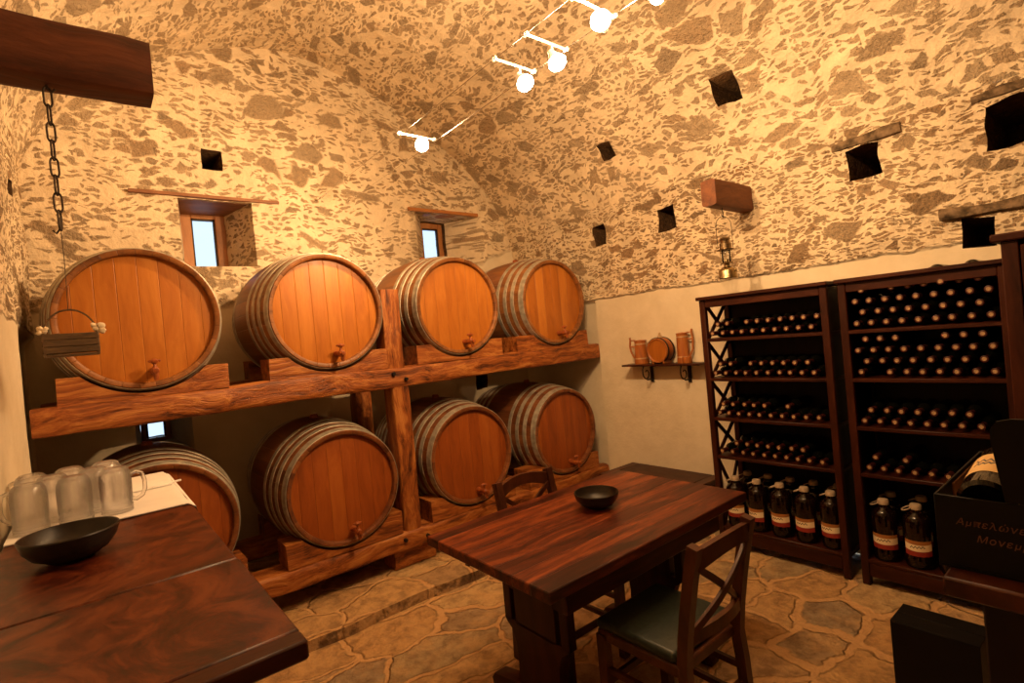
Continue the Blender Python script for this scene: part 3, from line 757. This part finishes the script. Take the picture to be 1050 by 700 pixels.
def make_chair(loc, label, rz=0.):
    c = thing('dining_chair', label, 'chair', loc, 'cross-back chairs at the dining table')
    def P(name, mat, f, *a, **k):
        bm = B(); f(bm, *a, **k); return obj(name, bm, mat, c, world=False)
    W = .162
    yb = lambda z: -.165 - .075 * max(0, (z - .4) / .41) ** 1.3
    for s in (-1, 1):
        P('rear_post', 'chair', slat, [(s * W, -.19 + .02 * (z / .4), z) if z < .4 else (s * W, yb(z), z) for z in (0, .15, .3, .4, .5, .6, .7, .81)], .036, .034, (0, 1, 0))
        P('front_leg', 'chair', slat, [(s * (W + .01), .165, z) for z in (0, .2, .4)], .036, .036, (0, 1, 0))
        P('stretcher', 'chair', slat, [(s * W, -.17, .16), (s * (W + .008), .165, .16)], .022, .016, (0, 0, 1))
        P('stretcher', 'chair', slat, [(s * W, -.165, .27), (s * (W + .008), .165, .27)], .022, .016, (0, 0, 1))
    P('stretcher', 'chair', slat, [(-W, .165, .22), (W, .165, .22)], .024, .016, (0, 0, 1))
    P('stretcher', 'chair', slat, [(-W, -.172, .22), (W, -.172, .22)], .022, .016, (0, 0, 1))
    P('seat_frame', 'chair', box, -W - .02, W + .02, -.16, .185, .375, .415, .006)
    bm = B(); box(bm, -W - .022, W + .022, -.145, .19, .412, .452, .018, seg=4)
    for v in bm.verts:
        if v.co.z > .43: v.co.z += .012 * (1 - (v.co.x / .19) ** 2) * (1 - ((v.co.y - .02) / .18) ** 2)
    obj('seat_pad', bm, 'leather', c, world=False)
    n = 12; xs = [-W + 2 * W * k / n for k in range(n + 1)]
    bow = lambda x: -.03 * (1 - (x / W) ** 2)
    P('crest_rail', 'chair', slat, [(x, yb(.77) + bow(x), .758 + .03 * (1 - (x / W) ** 2)) for x in xs], [.06 - .008 * math.cos(x / W * PI / 2) for x in xs], .02, (0, 0, 1))
    P('lower_rail', 'chair', slat, [(x, yb(.505) + bow(x), .5 + .01 * (1 - (x / W) ** 2)) for x in xs], .04, .018, (0, 0, 1))
    for s in (-1, 1):
        pts = []
        for k in range(9):
            f = k / 8; x = s * W * .93 * (1 - 2 * f); z = .518 + .225 * f
            pts.append((x, yb(z) + bow(x) + s * .006, z))
        P('back_cross', 'chair', slat, pts, .022, .011, (0, 0, 1))
    c.rotation_euler.z = rz
    return c
ch = make_chair((-1.33, -2.148, 0), 'dark wooden cross-back chair with green-black padded seat on the near side of the table')
KIDS[ch] = [o for o in COL.objects if o.parent == ch]
dup(ch, (-1.248, -1.528, 0), 'dark cross-back chair on the far side of the table, only its back showing above it', None, PI)

# ------------------------------------------------------------------ bowls
def make_bowl(loc, label):
    bm = B(); R = .1
    lathe(bm, [(0, .0), (.035, 0), (.045, .002), (.075, .018), (.092, .04), (.1, .066), (.0985, .069), (.0955, .068), (.087, .043), (.07, .023), (.04, .011), (0, .009)], 48)
    return tag(obj('wooden_bowl', bm, 'bowl', origin=loc, world=False), label, 'bowl', 'dark wooden bowls')
make_bowl((-1.148, -1.675, TH + .001), 'dark wooden bowl standing on the dining table')
make_bowl((-2.938, -1.6, 1.051), 'dark wooden bowl standing on the counter in front of the glass mugs')

# ------------------------------------------------------------------ left bar counter
k = thing('bar_counter', 'polished dark wooden bar counter at lower left, carrying a bowl and glass mugs', 'counter', (-2.87, -1.5, 0))
part('countertop', 'counter', k, box, -3.09, -2.641, -1.962, -.6, 1.018, 1.05, .004)
part('countertop', 'counter', k, box, -3.09, -2.638, -2.405, -1.967, 1.018, 1.05, .004)
part('edge_strip', 'darkx', k, box, -3.09, -2.638, -2.45, -2.407, 1.018, 1.05, .004)
part('front_panel', 'darkz', k, box, -2.73, -2.71, -2.36, -.68, .06, 1.018, .003)
part('end_panel', 'darkz', k, box, -3.07, -2.73, -2.36, -2.34, .06, 1.018, .003)
part('end_panel', 'darkz', k, box, -3.07, -2.73, -.7, -.68, .06, 1.018, .003)
part('plinth', 'black', k, box, -3.06, -2.74, -2.33, -.72, 0, .06, .003)
bm = B(); lay_ = []
nx, ny = 22, 30; G = []
for i in range(nx + 1):
    row = []
    for j in range(ny + 1):
        x = -3.088 + (.443 + .035) * i / nx; y = -1.305 + .71 * j / ny
        z = 1.0525 + noise.noise(Vector((x * 9, y * 9, 0))) * .0015
        ov = x - -2.645
        if ov > 0: x = -2.641 + .006 + ov * .12; z -= ov * .95; y -= .012 * (1 - j / ny)
        row.append((x, y, z))
    G.append(row)
for off in (0, .0025):
    V = [[bm.verts.new((x, y, z + off)) for x, y, z in r] for r in G]
    for i in range(nx):
        for j in range(ny): bm.faces.new((V[i][j], V[i + 1][j], V[i + 1][j + 1], V[i][j + 1]))
cl = tag(obj('tea_towel', bm, 'cloth', origin=(-2.87, -.95, 1.05)), 'white cloth spread on the bar counter under the glass mugs', 'cloth')
bm = B(); box(bm, -3.08, -2.655, -.93, -.615, 1.0565, 1.062, .002, seg=2); tube(bm, [(-2.72, -.93, 1.062), (-2.625, -.9, 1.062)], .004, 6)
tag(obj('folded_cloth', bm, 'cloth', origin=(-2.87, -.77, 1.0565)), 'folded white cloth lying at the far end of the bar counter behind the mugs', 'cloth')

def make_mug(loc, label, rz):
    m = thing('glass_mug', label, 'mug', loc, 'upturned glass mugs on the white cloth', rz)
    R = .041; H = .142
    outer = [(R - .001, 0), (R + .0015, .004), (R - .0005, .008), (R + .0015, .012), (R - .0005, .016), (R + .0015, .02), (R - .001, .026), (R + .001, .04), (R + .002, .1), (R, .122), (R - .006, .136), (R - .014, H), (0, H - .002)]
    inner = [(0, H - .014), (R - .013, H - .014), (R - .007, .118), (R - .003, .1), (R - .004, .03), (R - .0045, .002)]
    bm = B(); lathe(bm, outer + inner, 36, closed=False)
    obj('body', bm, 'mugglass', m, world=False)
    bm = B(); tube(bm, [(R - .001, 0, .112), (R + .014, 0, .119), (R + .03, 0, .112), (R + .036, 0, .09), (R + .036, 0, .062), (R + .028, 0, .042), (R + .012, 0, .032), (R - .001, 0, .036)], .0062, 10)
    obj('handle', bm, 'mugglass', m, world=False)
    return m
mg = make_mug((-2.832, -1.205, 1.0565), 'upturned glass mug with its handle free at the right end of the front row', -.25)
KIDS[mg] = [o for o in COL.objects if o.parent == mg]
for x, y, l, rz in ((-2.932, -1.225, 'second upturned glass mug from the right in the front row', 1.9), (-3.035, -1.215, 'upturned glass mug in the front row beside the left wall', 2.6),
                    (-2.885, -1.115, 'upturned glass mug at the right end of the second row', 1.4), (-2.985, -1.118, 'upturned glass mug at the left end of the second row', 2.2),
                    (-2.85, -1.02, 'upturned glass mug at the right end of the rearmost row', 1.), (-2.945, -1.015, 'upturned glass mug in the middle of the rearmost row', 2.), (-3.04, -1.02, 'upturned glass mug at the left end of the rearmost row', 2.5)):
    dup(mg, (x, y, 1.0565), l, None, rz)

# ------------------------------------------------------------------ timber stubs, chain, basket, lantern
bm = B(); hewn(bm, 0, -3.16, -2.612, (-1.03, 2.565), .15, .195, 31, .004, .02)
tag(obj('timber_stub', bm, 'oldbeam', origin=(-2.9, -1.03, 2.47)), 'large dark timber stub jutting from the left wall near the ceiling', 'timber')
bm = B(); hewn(bm, 0, .185, .72, (-1.579, 2.266), .1, .165, 33, .003, .018)
tag(obj('timber_stub', bm, 'oldbeamr', origin=(.45, -1.579, 2.18)), 'short timber stub jutting from the right wall above the brass lantern', 'timber')
cx, cy = -2.905, -1.03
chn = thing('hanging_chain', 'dark iron chain hanging from the timber stub at upper left', 'chain', (cx, cy, 1.95))
bm = B(); tube(bm, [(cx, cy, 2.49), (cx, cy, 2.455), (cx + .012, cy, 2.447), (cx + .02, cy, 2.457)], .004, 8); obj('staple', bm, 'rust', chn)
zz = 2.462; li = 0
while zz > 2.0:
    bm = B(); L, w = .022, .0105
    pts = []
    for q in range(20):
        a = q * 2 * PI / 20; h = L * math.sin(a) + (.012 if math.sin(a) > 0 else -.012); s = w * math.cos(a)
        pts.append((cx + (s if li % 2 == 0 else s * .35), cy + (s * .35 if li % 2 == 0 else s), zz - .034 + h))
    tube(bm, pts, .0032, 7, closed=True); obj('link', bm, 'rust', chn); zz -= .0585; li += 1
zl = zz - .002
bm = B(); tube(bm, [(cx, cy, zl + .035), (cx, cy, zl), (cx - .012, cy, zl - .018), (cx - .02, cy, zl - .008)], .0035, 8); obj('hook', bm, 'rust', chn)
bm = B(); tube(bm, [(cx, cy, zl + .005), (cx + .001, cy, zl - .1), (cx - .002, cy, 1.716)], .0013, 6); obj('wire', bm, 'rust', chn)
bk = thing('hanging_basket', 'small dark wooden basket with arched handle hung before the upper left barrel', 'basket', (cx - .002, cy, 1.565))
bx0, bx1, by0, by1 = cx - .072, cx + .07, cy - .045, cy + .045
bm = B(); box(bm, bx0, bx1, by0, by1, 1.565, 1.572, .002)
for z in (1.576, 1.598, 1.62):
    for y in (by0, by1): box(bm, bx0, bx1, y - .002, y + .002, z, z + .019, .001)
    for x in (bx0, bx1): box(bm, x - .002, x + .002, by0, by1, z, z + .019, .001)
for x in (bx0 + .003, bx1 - .003):
    for y in (by0 + .003, by1 - .003): box(bm, x - .004, x + .004, y - .004, y + .004, 1.565, 1.642, .001)
obj('tray', bm, 'twig', bk)
bm = B(); slat(bm, [(cx - .001 + .071 * math.cos(a), cy, 1.63 + .09 * math.sin(a)) for a in [PI * q / 18 for q in range(19)]], .022, .004, (0, 1, 0)); obj('handle', bm, 'twig', bk)
for sx, sc in ((1, 1.), (-1, .7)):
    bm = B()
    for dx, dz, rr in ((0, 0, .009), (.013, .012, .012), (.016, -.006, .011), (-.006, .012, .009)):
        r = bmesh.ops.create_icosphere(bm, subdivisions=2, radius=rr * sc, matrix=T(cx + sx * (.066 + dx * sc), cy - .024, 1.65 + dz * sc))
        for v in r['verts']: v.co += Vector((noise.noise(v.co * 90), 0, noise.noise(v.co * 90 + Vector((7, 0, 0))))) * .005
    obj('ribbon', bm, 'ribbon', bk)

lx, ly = .325, -1.583
ln = thing('storm_lantern', 'small brass and nickel storm lantern hanging from the short timber stub', 'lantern', (lx, ly, 1.735))
part('tank', 'brass', ln, lathe, [(0, 1.735), (.053, 1.735), (.056, 1.74), (.054, 1.746), (.054, 1.782), (.048, 1.796), (.03, 1.806), (.018, 1.812), (.018, 1.826), (0, 1.826)], 28, T(lx, ly, 0))
part('gallery', 'brass', ln, lathe, [(.012, 1.826), (.037, 1.83), (.04, 1.834), (.037, 1.837), (.014, 1.839), (.012, 1.858), (0, 1.86)], 24, T(lx, ly, 0))
part('globe', 'pane', ln, lathe, [(.0255, 1.838), (.027, 1.84), (.027, 1.912), (.0255, 1.914)], 24, T(lx, ly, 0))
for a in range(4):
    q = a * PI / 2 + .5; part('guard_rod', 'brass', ln, tube, [(lx + .034 * math.cos(q), ly + .034 * math.sin(q), 1.834), (lx + .034 * math.cos(q), ly + .034 * math.sin(q), 1.918)], .0022, 6)
part('hood', 'nickel', ln, lathe, [(.03, 1.912), (.052, 1.914), (.054, 1.919), (.036, 1.926), (.036, 1.957), (.03, 1.962), (.03, 1.982), (.033, 1.986), (.027, 1.996), (.012, 2.0), (0, 2.0)], 26, T(lx, ly, 0))
part('fuel_knob', 'brass', ln, lathe, [(0, .0), (.008, 0), (.008, .014), (0, .016)], 10, T(lx, ly - .06, 1.785) @ YAX)
for s in (-1,):
    w = .047
    part('bail', 'iron', ln, tube, [(lx + w * .75, ly - w * .66, 1.93), (lx + w * .77, ly - w * .68, 2.06)] + [(lx + w * .77 * math.cos(a), ly - w * .68 * math.cos(a), 2.07 + .06 * math.sin(a)) for a in [PI * q / 10 for q in range(1, 10)]] + [(lx - w * .77, ly + w * .68, 2.06), (lx - w * .75, ly + w * .66, 1.93)], .0017, 6)
part('hook', 'iron', ln, tube, [(lx, ly, 2.2), (lx, ly, 2.165), (lx + .01, ly, 2.15), (lx + .003, ly, 2.124), (lx - .01, ly, 2.136), (lx - .009, ly, 2.148)], .0025, 7)

# ------------------------------------------------------------------ wall shelf with wooden mugs
SZ = 1.182
sh = thing('wall_shelf', 'small dark shelf on two scrolled iron brackets on the plastered right wall', 'shelf', (.59, -.85, SZ - .02))
part('board', 'darky', sh, box, .51, .648, -1.2, -.505, SZ - .015, SZ, .003)
for y in (-.7, -1.04):
    bm = B(); box(bm, .636, .648, y - .014, y + .014, SZ - .15, SZ - .015, .002)
    pts = [(.636 - .0 - .10 * f, y, SZ - .02) for f in (0, .5, 1)]
    tube(bm, [(.54, y, SZ - .018), (.528, y, SZ - .04)] + [(.572 + (.045 - .03 * q / 16) * math.cos(PI + q * 1.75 * PI / 16), y, SZ - .075 + (.052 - .035 * q / 16) * math.sin(PI + q * 1.75 * PI / 16)) for q in range(17)], .005, 7)
    tube(bm, [(.636, y, SZ - .13), (.6, y, SZ - .127), (.575, y, SZ - .127)], .005, 7)
    obj('bracket', bm, 'iron', sh)
def tankard(y, x, R, H, label, handle_dir, lidtilt=0.):
    m = thing('wooden_tankard', label, 'tankard', (x, y, SZ + .001))
    p = lambda f: obj  # noqa
    def P(name, mat, f, *a, **kw):
        bm = B(); f(bm, *a, **kw); return obj(name, bm, mat, m, world=False)
    P('body', 'mugwood', lathe, [(0, 0), (R * 1.12, 0), (R * 1.12, .012), (R * 1.04, .05), (R * .93, H - .008), (R * .93, H), (R * .84, H), (R * .84, .02), (0, .02)], 28)
    for z in (.045, H - .02):
        r = R * (1.05 - .12 * (z / H)); P('band', 'band', lathe, [(r, z - .005), (r + .0025, z - .004), (r + .0025, z + .004), (r, z + .005)], 28)
    P('lid', 'mugwood', lathe, [(0, H + .014), (.012, H + .012), (R * .98, H + .008), (R * .98, H + .001), (0, H + .001)], 26)
    d = handle_dir
    pts = [(d[0] * q, d[1] * q, z) for q, z in ((R * .98, .045), (R + .012, .06), (R + .03, .1), (R + .036, H - .03), (R + .03, H + .01), (R + .032, H + .035))]
    bm = B(); slat(bm, pts, .011, .016, (d[0], d[1], 0)); tube(bm, [(d[0] * R * .9, d[1] * R * .9, H - .04), (d[0] * (R + .034), d[1] * (R + .034), H - .04)], .006, 8)
    tube(bm, [(d[0] * R * .8, d[1] * R * .8, H + .01), (d[0] * (R + .036), d[1] * (R + .036), H + .012)], .005, 8)
    obj('handle', bm, 'mugwood', m, world=False)
    return m
tankard(-.655, .585, .05, .18, 'wooden tankard with lid and handle at the left end of the wall shelf', (-.35, .94))
tankard(-1.03, .6, .044, .215, 'tall wooden tankard at the right end of the wall shelf', (.25, -.97))
bm = B(); lathe(bm, [(0, 0), (.034, 0), (.036, .006), (.035, .048), (.03, .048), (.03, .008), (0, .008)], 22)
tag(obj('wooden_cup', bm, 'mugwood', origin=(.558, -1.085, SZ + .001), world=False), 'small wooden cup in front of the tall tankard on the wall shelf', 'cup')
kg = thing('wooden_keg', 'small round wooden keg lying on the wall shelf between the tankards', 'keg', (.585, -.845, SZ))
mk = T(0, 0, .104) @ XAX
def KP(name, mat, f, *a, **kw):
    bm = B(); f(bm, *a, **kw); return obj(name, bm, mat, kg, world=False)
KP('body', 'mugwood', lathe, [(.078, -.05), (.085, -.056), (.092, -.056), (.094, -.052), (.099, 0), (.094, .048), (.085, .052), (0, .05)], 36, mk)
KP('head', 'head', lathe, [(0, -.048), (.079, -.048), (.079, -.04), (0, -.04)], 32, mk)
for z in (-.04, .03): KP('band', 'iron', lathe, [(.0975, z - .008), (.1005, z - .007), (.1005, z + .007), (.0975, z + .008)], 36, mk)
KP('spout', 'band', lathe, [(.016, .096), (.016, .112), (.009, .116), (.009, .135), (0, .136)], 14, T(0, 0, .104))
KP('foot', 'mugwood', box, -.05, .05, -.055, -.04, 0, .03, .003); KP('foot', 'mugwood', box, -.05, .05, .04, .055, 0, .03, .003)

# ------------------------------------------------------------------ right-hand furniture
cb = thing('tall_cupboard', 'tall near-black wooden cupboard with moulded top at the right edge', 'cupboard', (.3, -3.2, 0))
part('side_panel', 'darkz', cb, box, .0, .61, -2.94, -2.915, 0, 1.69, .003)
part('side_panel', 'darkz', cb, box, .0, .61, -3.5, -3.475, 0, 1.69, .003)
part('stile', 'darkz', cb, box, -.012, .01, -2.965, -2.914, 0, 1.69, .003)
part('cornice', 'darky', cb, box, -.03, .62, -3.52, -2.885, 1.69, 1.722, .006)
part('back_panel', 'black', cb, box, .59, .605, -3.475, -2.94, .05, 1.69, .002)
for i, (z0, z1) in enumerate(((.08, .86), (.88, 1.67))):
    d = part('door', 'darkz', cb, box, -.006, .014, -3.47, -2.968, z0, z1, .004)
    bm = B(); lathe(bm, [(0, 0), (.012, .002), (.014, .01), (.006, .016), (.006, .024)], 12, T(-.03, -3.03, (z0 + z1) / 2) @ XAX @ T(0, 0, 0)); obj('knob', bm, 'iron', d)
part('plinth', 'black', cb, box, .01, .6, -3.47, -2.94, 0, .08, .003)

k2 = thing('serving_counter', 'near-black wooden serving counter at lower right, holding the open wine box', 'counter', (-1.45, -3.4, 0))
part('countertop', 'darkx', k2, box, -1.843, -1.1, -3.9, -3.073, 1.018, 1.05, .004)
part('front_panel', 'black', k2, box, -1.79, -1.77, -3.86, -3.11, .0, 1.018, .003)
part('end_panel', 'black', k2, box, -1.77, -1.15, -3.13, -3.11, .0, 1.018, .003)
part('leg', 'black', k2, box, -1.2, -1.15, -3.86, -3.81, 0, 1.018, .003)

# open wine box with two bottles
BX0, BX1, BY0, BY1, BZ = -1.8, -1.46, -3.43, -3.061, 1.0505
wb = thing('wine_box', 'open black cardboard wine box with Greek lettering on the right-hand counter', 'box', ((BX0 + BX1) / 2, (BY0 + BY1) / 2, BZ))
part('bottom', 'card', wb, box, BX0, BX1, BY0, BY1, BZ, BZ + .004, 0)
part('front_wall', 'card', wb, box, BX0, BX0 + .004, BY0, BY1, BZ + .004, BZ + .119, .001)
part('back_wall', 'card', wb, box, BX1 - .004, BX1, BY0, BY1, BZ + .004, BZ + .119, .001)
sw = part('side_wall', 'card', wb, box, BX0 + .004, BX1 - .004, BY1 - .004, BY1, BZ + .004, BZ + .119, .001)
part('side_wall', 'card', wb, box, BX0 + .004, BX1 - .004, BY0, BY0 + .004, BZ + .004, BZ + .119, .001)
part('lining', 'cardin', wb, box, BX0 + .1, BX1 - .02, BY1 - .0065, BY1 - .0042, BZ + .05, BZ + .112, 0)
# lid hinged on the front edge, tilted outwards, with rounded corner
bm = B(); poly = [(0, 0), (.15, 0), (.28, 0), (.28, .135), (.03, .135), (.012, .13), (.003, .118), (0, .1)]
vs = []
def lidp(a, h, o): 
    y = -3.15 - a + h * .10; x = BX0 - .002 - h * .10 + o; return (x, y, BZ + .121 + h * .97)
A = [bm.verts.new(lidp(a, h, 0)) for a, h in poly]; C = [bm.verts.new(lidp(a, h, .005)) for a, h in poly]
bm.faces.new(A); bm.faces.new(C[::-1])
for i in range(len(poly)): j = (i + 1) % len(poly); bm.faces.new((A[i], C[i], C[j], A[j]))
obj('lid', bm, 'card', wb)
fnt = None
def lettering(txt, y, z, size):
    cu = bpy.data.curves.new('txt', 'FONT'); cu.body = txt; cu.size = size; cu.extrude = .0004; cu.shear = .25; cu.space_character = 1.12
    to = bpy.data.objects.new('txt', cu); COL.objects.link(to)
    bpy.context.view_layer.update()
    me = bpy.data.meshes.new_from_object(to.evaluated_get(bpy.context.evaluated_depsgraph_get()))
    bpy.data.objects.remove(to); bpy.data.curves.remove(cu)
    bm = B(); bm.from_mesh(me); bpy.data.meshes.remove(me)
    # text x -> -Y, text y -> +Z, on the face looking to -X
    bmesh.ops.transform(bm, matrix=Matrix(((0, 0, -1, BX0 - .0008), (-1, 0, 0, y), (0, 1, 0, z), (0, 0, 0, 1))), verts=bm.verts)
    obj('lettering', bm, 'ink', wb)
lettering('Αμπελώνες', -3.087, BZ + .074, .0155)
lettering('Μονεμβασιάς', -3.111, BZ + .05, .0155)
def wine(loc, label, tilt, rz):
    w = thing('wine_bottle', label, 'wine bottle', loc, 'wine bottles in the open box')
    w.rotation_euler = (0, tilt, rz)
    R = .037
    def P(name, mat, f, *a, **kw):
        bm = B(); f(bm, *a, **kw); return obj(name, bm, mat, w, world=False)
    m = T(0, 0, R) @ XAX
    P('body', 'bottle', lathe, [(0, .012), (.02, .008), (R - .006, 0), (R, .006), (R, .17), (R - .003, .185), (.022, .21), (.015, .225), (.0135, .28), (.015, .282), (.015, .292), (0, .293)], 28, m)
    P('label', 'winelabel', lathe, [(R + .0006, .045), (R + .0006, .13)], 26, T(0, 0, R) @ XAX @ Matrix.Rotation(PI, 4, 'Z'), uv=True, arc=(-1.3, 1.3))
    P('foil_capsule', 'foil', lathe, [(.0145, .23), (.0152, .23), (.0142, .279), (.016, .281), (.016, .293), (0, .2945)], 18, m)
    return w
wine((BX0 + .012, -3.125, BZ + .075), 'dark wine bottle with cream label lying uppermost in the open wine box', -.12, 0)
wine((BX0 + .01, -3.105, BZ + .006), 'dark wine bottle lying lowest at the left side of the open wine box', 0, 0)
wine((BX0 + .01, -3.185, BZ + .006), 'dark wine bottle lying lowest behind the lid of the open wine box', 0, 0)

ct = thing('wine_carton', 'closed black cardboard carton standing on the floor by the serving counter', 'carton', (-.51, -2.73, 0))
part('body', 'card', ct, box, -.592, -.43, -2.86, -2.6, 0, .292, .002)
for x0, x1 in ((-.592, -.5125), (-.5095, -.43)): part('flap', 'card', ct, box, x0, x1, -2.86, -2.6, .2925, .2955, .001)

# ------------------------------------------------------------------ cable lights
CX1, CX0, CZ = -1.0976, -1.335, 2.745
for nm, x, zw in (('right', CX1, 2.727), ('left', CX0, 2.727)):
    c = thing('lamp_cable', 'thin %s cable of the pair carrying the ceiling spot lamps' % nm, 'cable', (x, YB, zw))
    bm = B(); xw = x + (.06 if nm == 'left' else 0) * 0
    tube(bm, [(x, YB - .02, zw), (x, -.5, zw + .012), (x, -2., CZ + .015), (x, -3.4, CZ), (x, YF + .02, CZ)], .0019, 6); obj('wire', bm, 'chrome', c)
    bm = B(); tube(bm, [(x, YB + .03, zw), (x, YB - .05, zw), (x + .004, YB - .06, zw + .012), (x, YB - .075, zw)], .004, 8)
    tube(bm, [(x, YB - .1, zw), (x, YB - .2, zw + .001)], .009, 10); obj('anchor', bm, 'chrome', c)
def make_lamp(loc, aim, label):
    l = thing('spot_lamp', label, 'lamp', loc, 'spot lamps on the ceiling cables')
    def P(name, mat, f, *a, **kw):
        bm = B(); f(bm, *a, **kw); return obj(name, bm, mat, l, world=False)
    hw = (CX1 - CX0) / 2
    P('crossbar', 'white', tube, [(-hw - .012, 0, .002), (0, 0, .002), (hw + .012, 0, .002)], .0055, 8)
    for s in (-1, 1): P('clip', 'white', tube, [(s * hw, -.012, .002), (s * hw, .012, .002)], .0085, 8)
    a = Vector(aim).normalized(); rot = a.to_track_quat('Z', 'Y').to_matrix().to_4x4(); c = Vector((.04, 0, -.055))
    P('arm', 'white', tube, [(.03, 0, 0), (.032, 0, -.02), tuple(c - a * .03)], .0045, 8)
    m = T(*c) @ rot
    P('housing', 'white', lathe, [(0, -.035), (.014, -.035), (.017, -.02), (.03, .004), (.034, .012), (.031, .013), (.016, -.012), (0, -.014)], 24, m)
    P('bulb', 'bulb', lathe, [(0, -.012), (.018, -.008), (.036, .01), (.042, .026), (.036, .044), (.018, .056), (0, .059)], 24, m)
    return l, c + a * .1
LAMPS = [(-.53, (-.7, -.6, .05), (-.45, .75, -.25), 88, 'spot lamp nearest the back wall, alone at the far end of the cables'),
         (-1.47, (.2, -.5, -.85), (.9, .25, -.25), 62, 'second spot lamp from the back wall, hanging below its crossbar'),
         (-1.69, (.3, -.3, -.9), (-.15, 1., -.35), 84, 'third spot lamp from the back wall, close beside the second'),
         (-1.97, (-.75, -.35, .1), (-.4, .5, .8), 190, 'fourth spot lamp from the back wall, turned toward the vault'),
         (-2.2, (.4, -.4, -.1), (.9, -.35, -.25), 62, 'nearest spot lamp, cut off by the top edge of the picture')]
PW = 16.
for y, aim, beam, pw, lab in LAMPS:
    l, off = make_lamp(((CX0 + CX1) / 2, y, CZ + .008), aim, lab)
    for kind, e in (('SPOT', pw), ('POINT', PW)):
        d = bpy.data.lights.new('halogen', kind); d.energy = e; d.color = (1, .6, .28); d.shadow_soft_size = .03
        o = bpy.data.objects.new('halogen_light', d); COL.objects.link(o); o.parent = l; o.location = off
        if kind == 'SPOT':
            d.spot_size = math.radians(125); d.spot_blend = .8
            o.rotation_euler = Vector(beam).to_track_quat('-Z', 'Y').to_euler()

# the next lamp of the run, just above the camera's view, turned to the bar counter
d = bpy.data.lights.new('halogen', 'SPOT'); d.energy = 55; d.color = (1, .62, .31); d.shadow_soft_size = .03; d.spot_size = math.radians(62); d.spot_blend = .9
o = bpy.data.objects.new('halogen_light', d); COL.objects.link(o); o.location = (-1.25, -2.75, 2.66); o.rotation_euler = Vector((-1.7, 1.6, -1.6)).to_track_quat('-Z', 'Y').to_euler()

# ------------------------------------------------------------------ daylight
W = bpy.data.worlds.new('sky'); S.world = W; W.use_nodes = True
bg = W.node_tree.nodes['Background']; bg.inputs[0].default_value = (.62, .8, 1., 1); bg.inputs[1].default_value = 1.5

# ------------------------------------------------------------------ camera
f_, yaw, pitch, roll, C0 = 543.2, .6779, -.0083, -.0926, Vector((-2.8758, -3.3222, 1.4928))
fw = Vector((math.sin(yaw) * math.cos(pitch), math.cos(yaw) * math.cos(pitch), math.sin(pitch)))
r_ = Vector((math.cos(yaw), -math.sin(yaw), 0)); u_ = r_.cross(fw)
r2 = r_ * math.cos(roll) + u_ * math.sin(roll); u2 = -r_ * math.sin(roll) + u_ * math.cos(roll)
cam = bpy.data.cameras.new('camera'); cam.lens = f_ / 1050 * 36; cam.sensor_width = 36; cam.clip_start = .05
co = bpy.data.objects.new('camera', cam); COL.objects.link(co)
co.matrix_world = Matrix(((r2.x, u2.x, -fw.x, C0.x), (r2.y, u2.y, -fw.y, C0.y), (r2.z, u2.z, -fw.z, C0.z), (0, 0, 0, 1)))
S.camera = co
vs_ = S.view_settings; vs_.view_transform = 'Standard'; vs_.look = 'None'; vs_.gamma = 1; vs_.exposure = .15; vs_.use_curve_mapping = False
S.display_settings.display_device = 'sRGB'
S.cycles.use_denoising = True; S.cycles.max_bounces = 10; S.cycles.sample_clamp_indirect = 8.
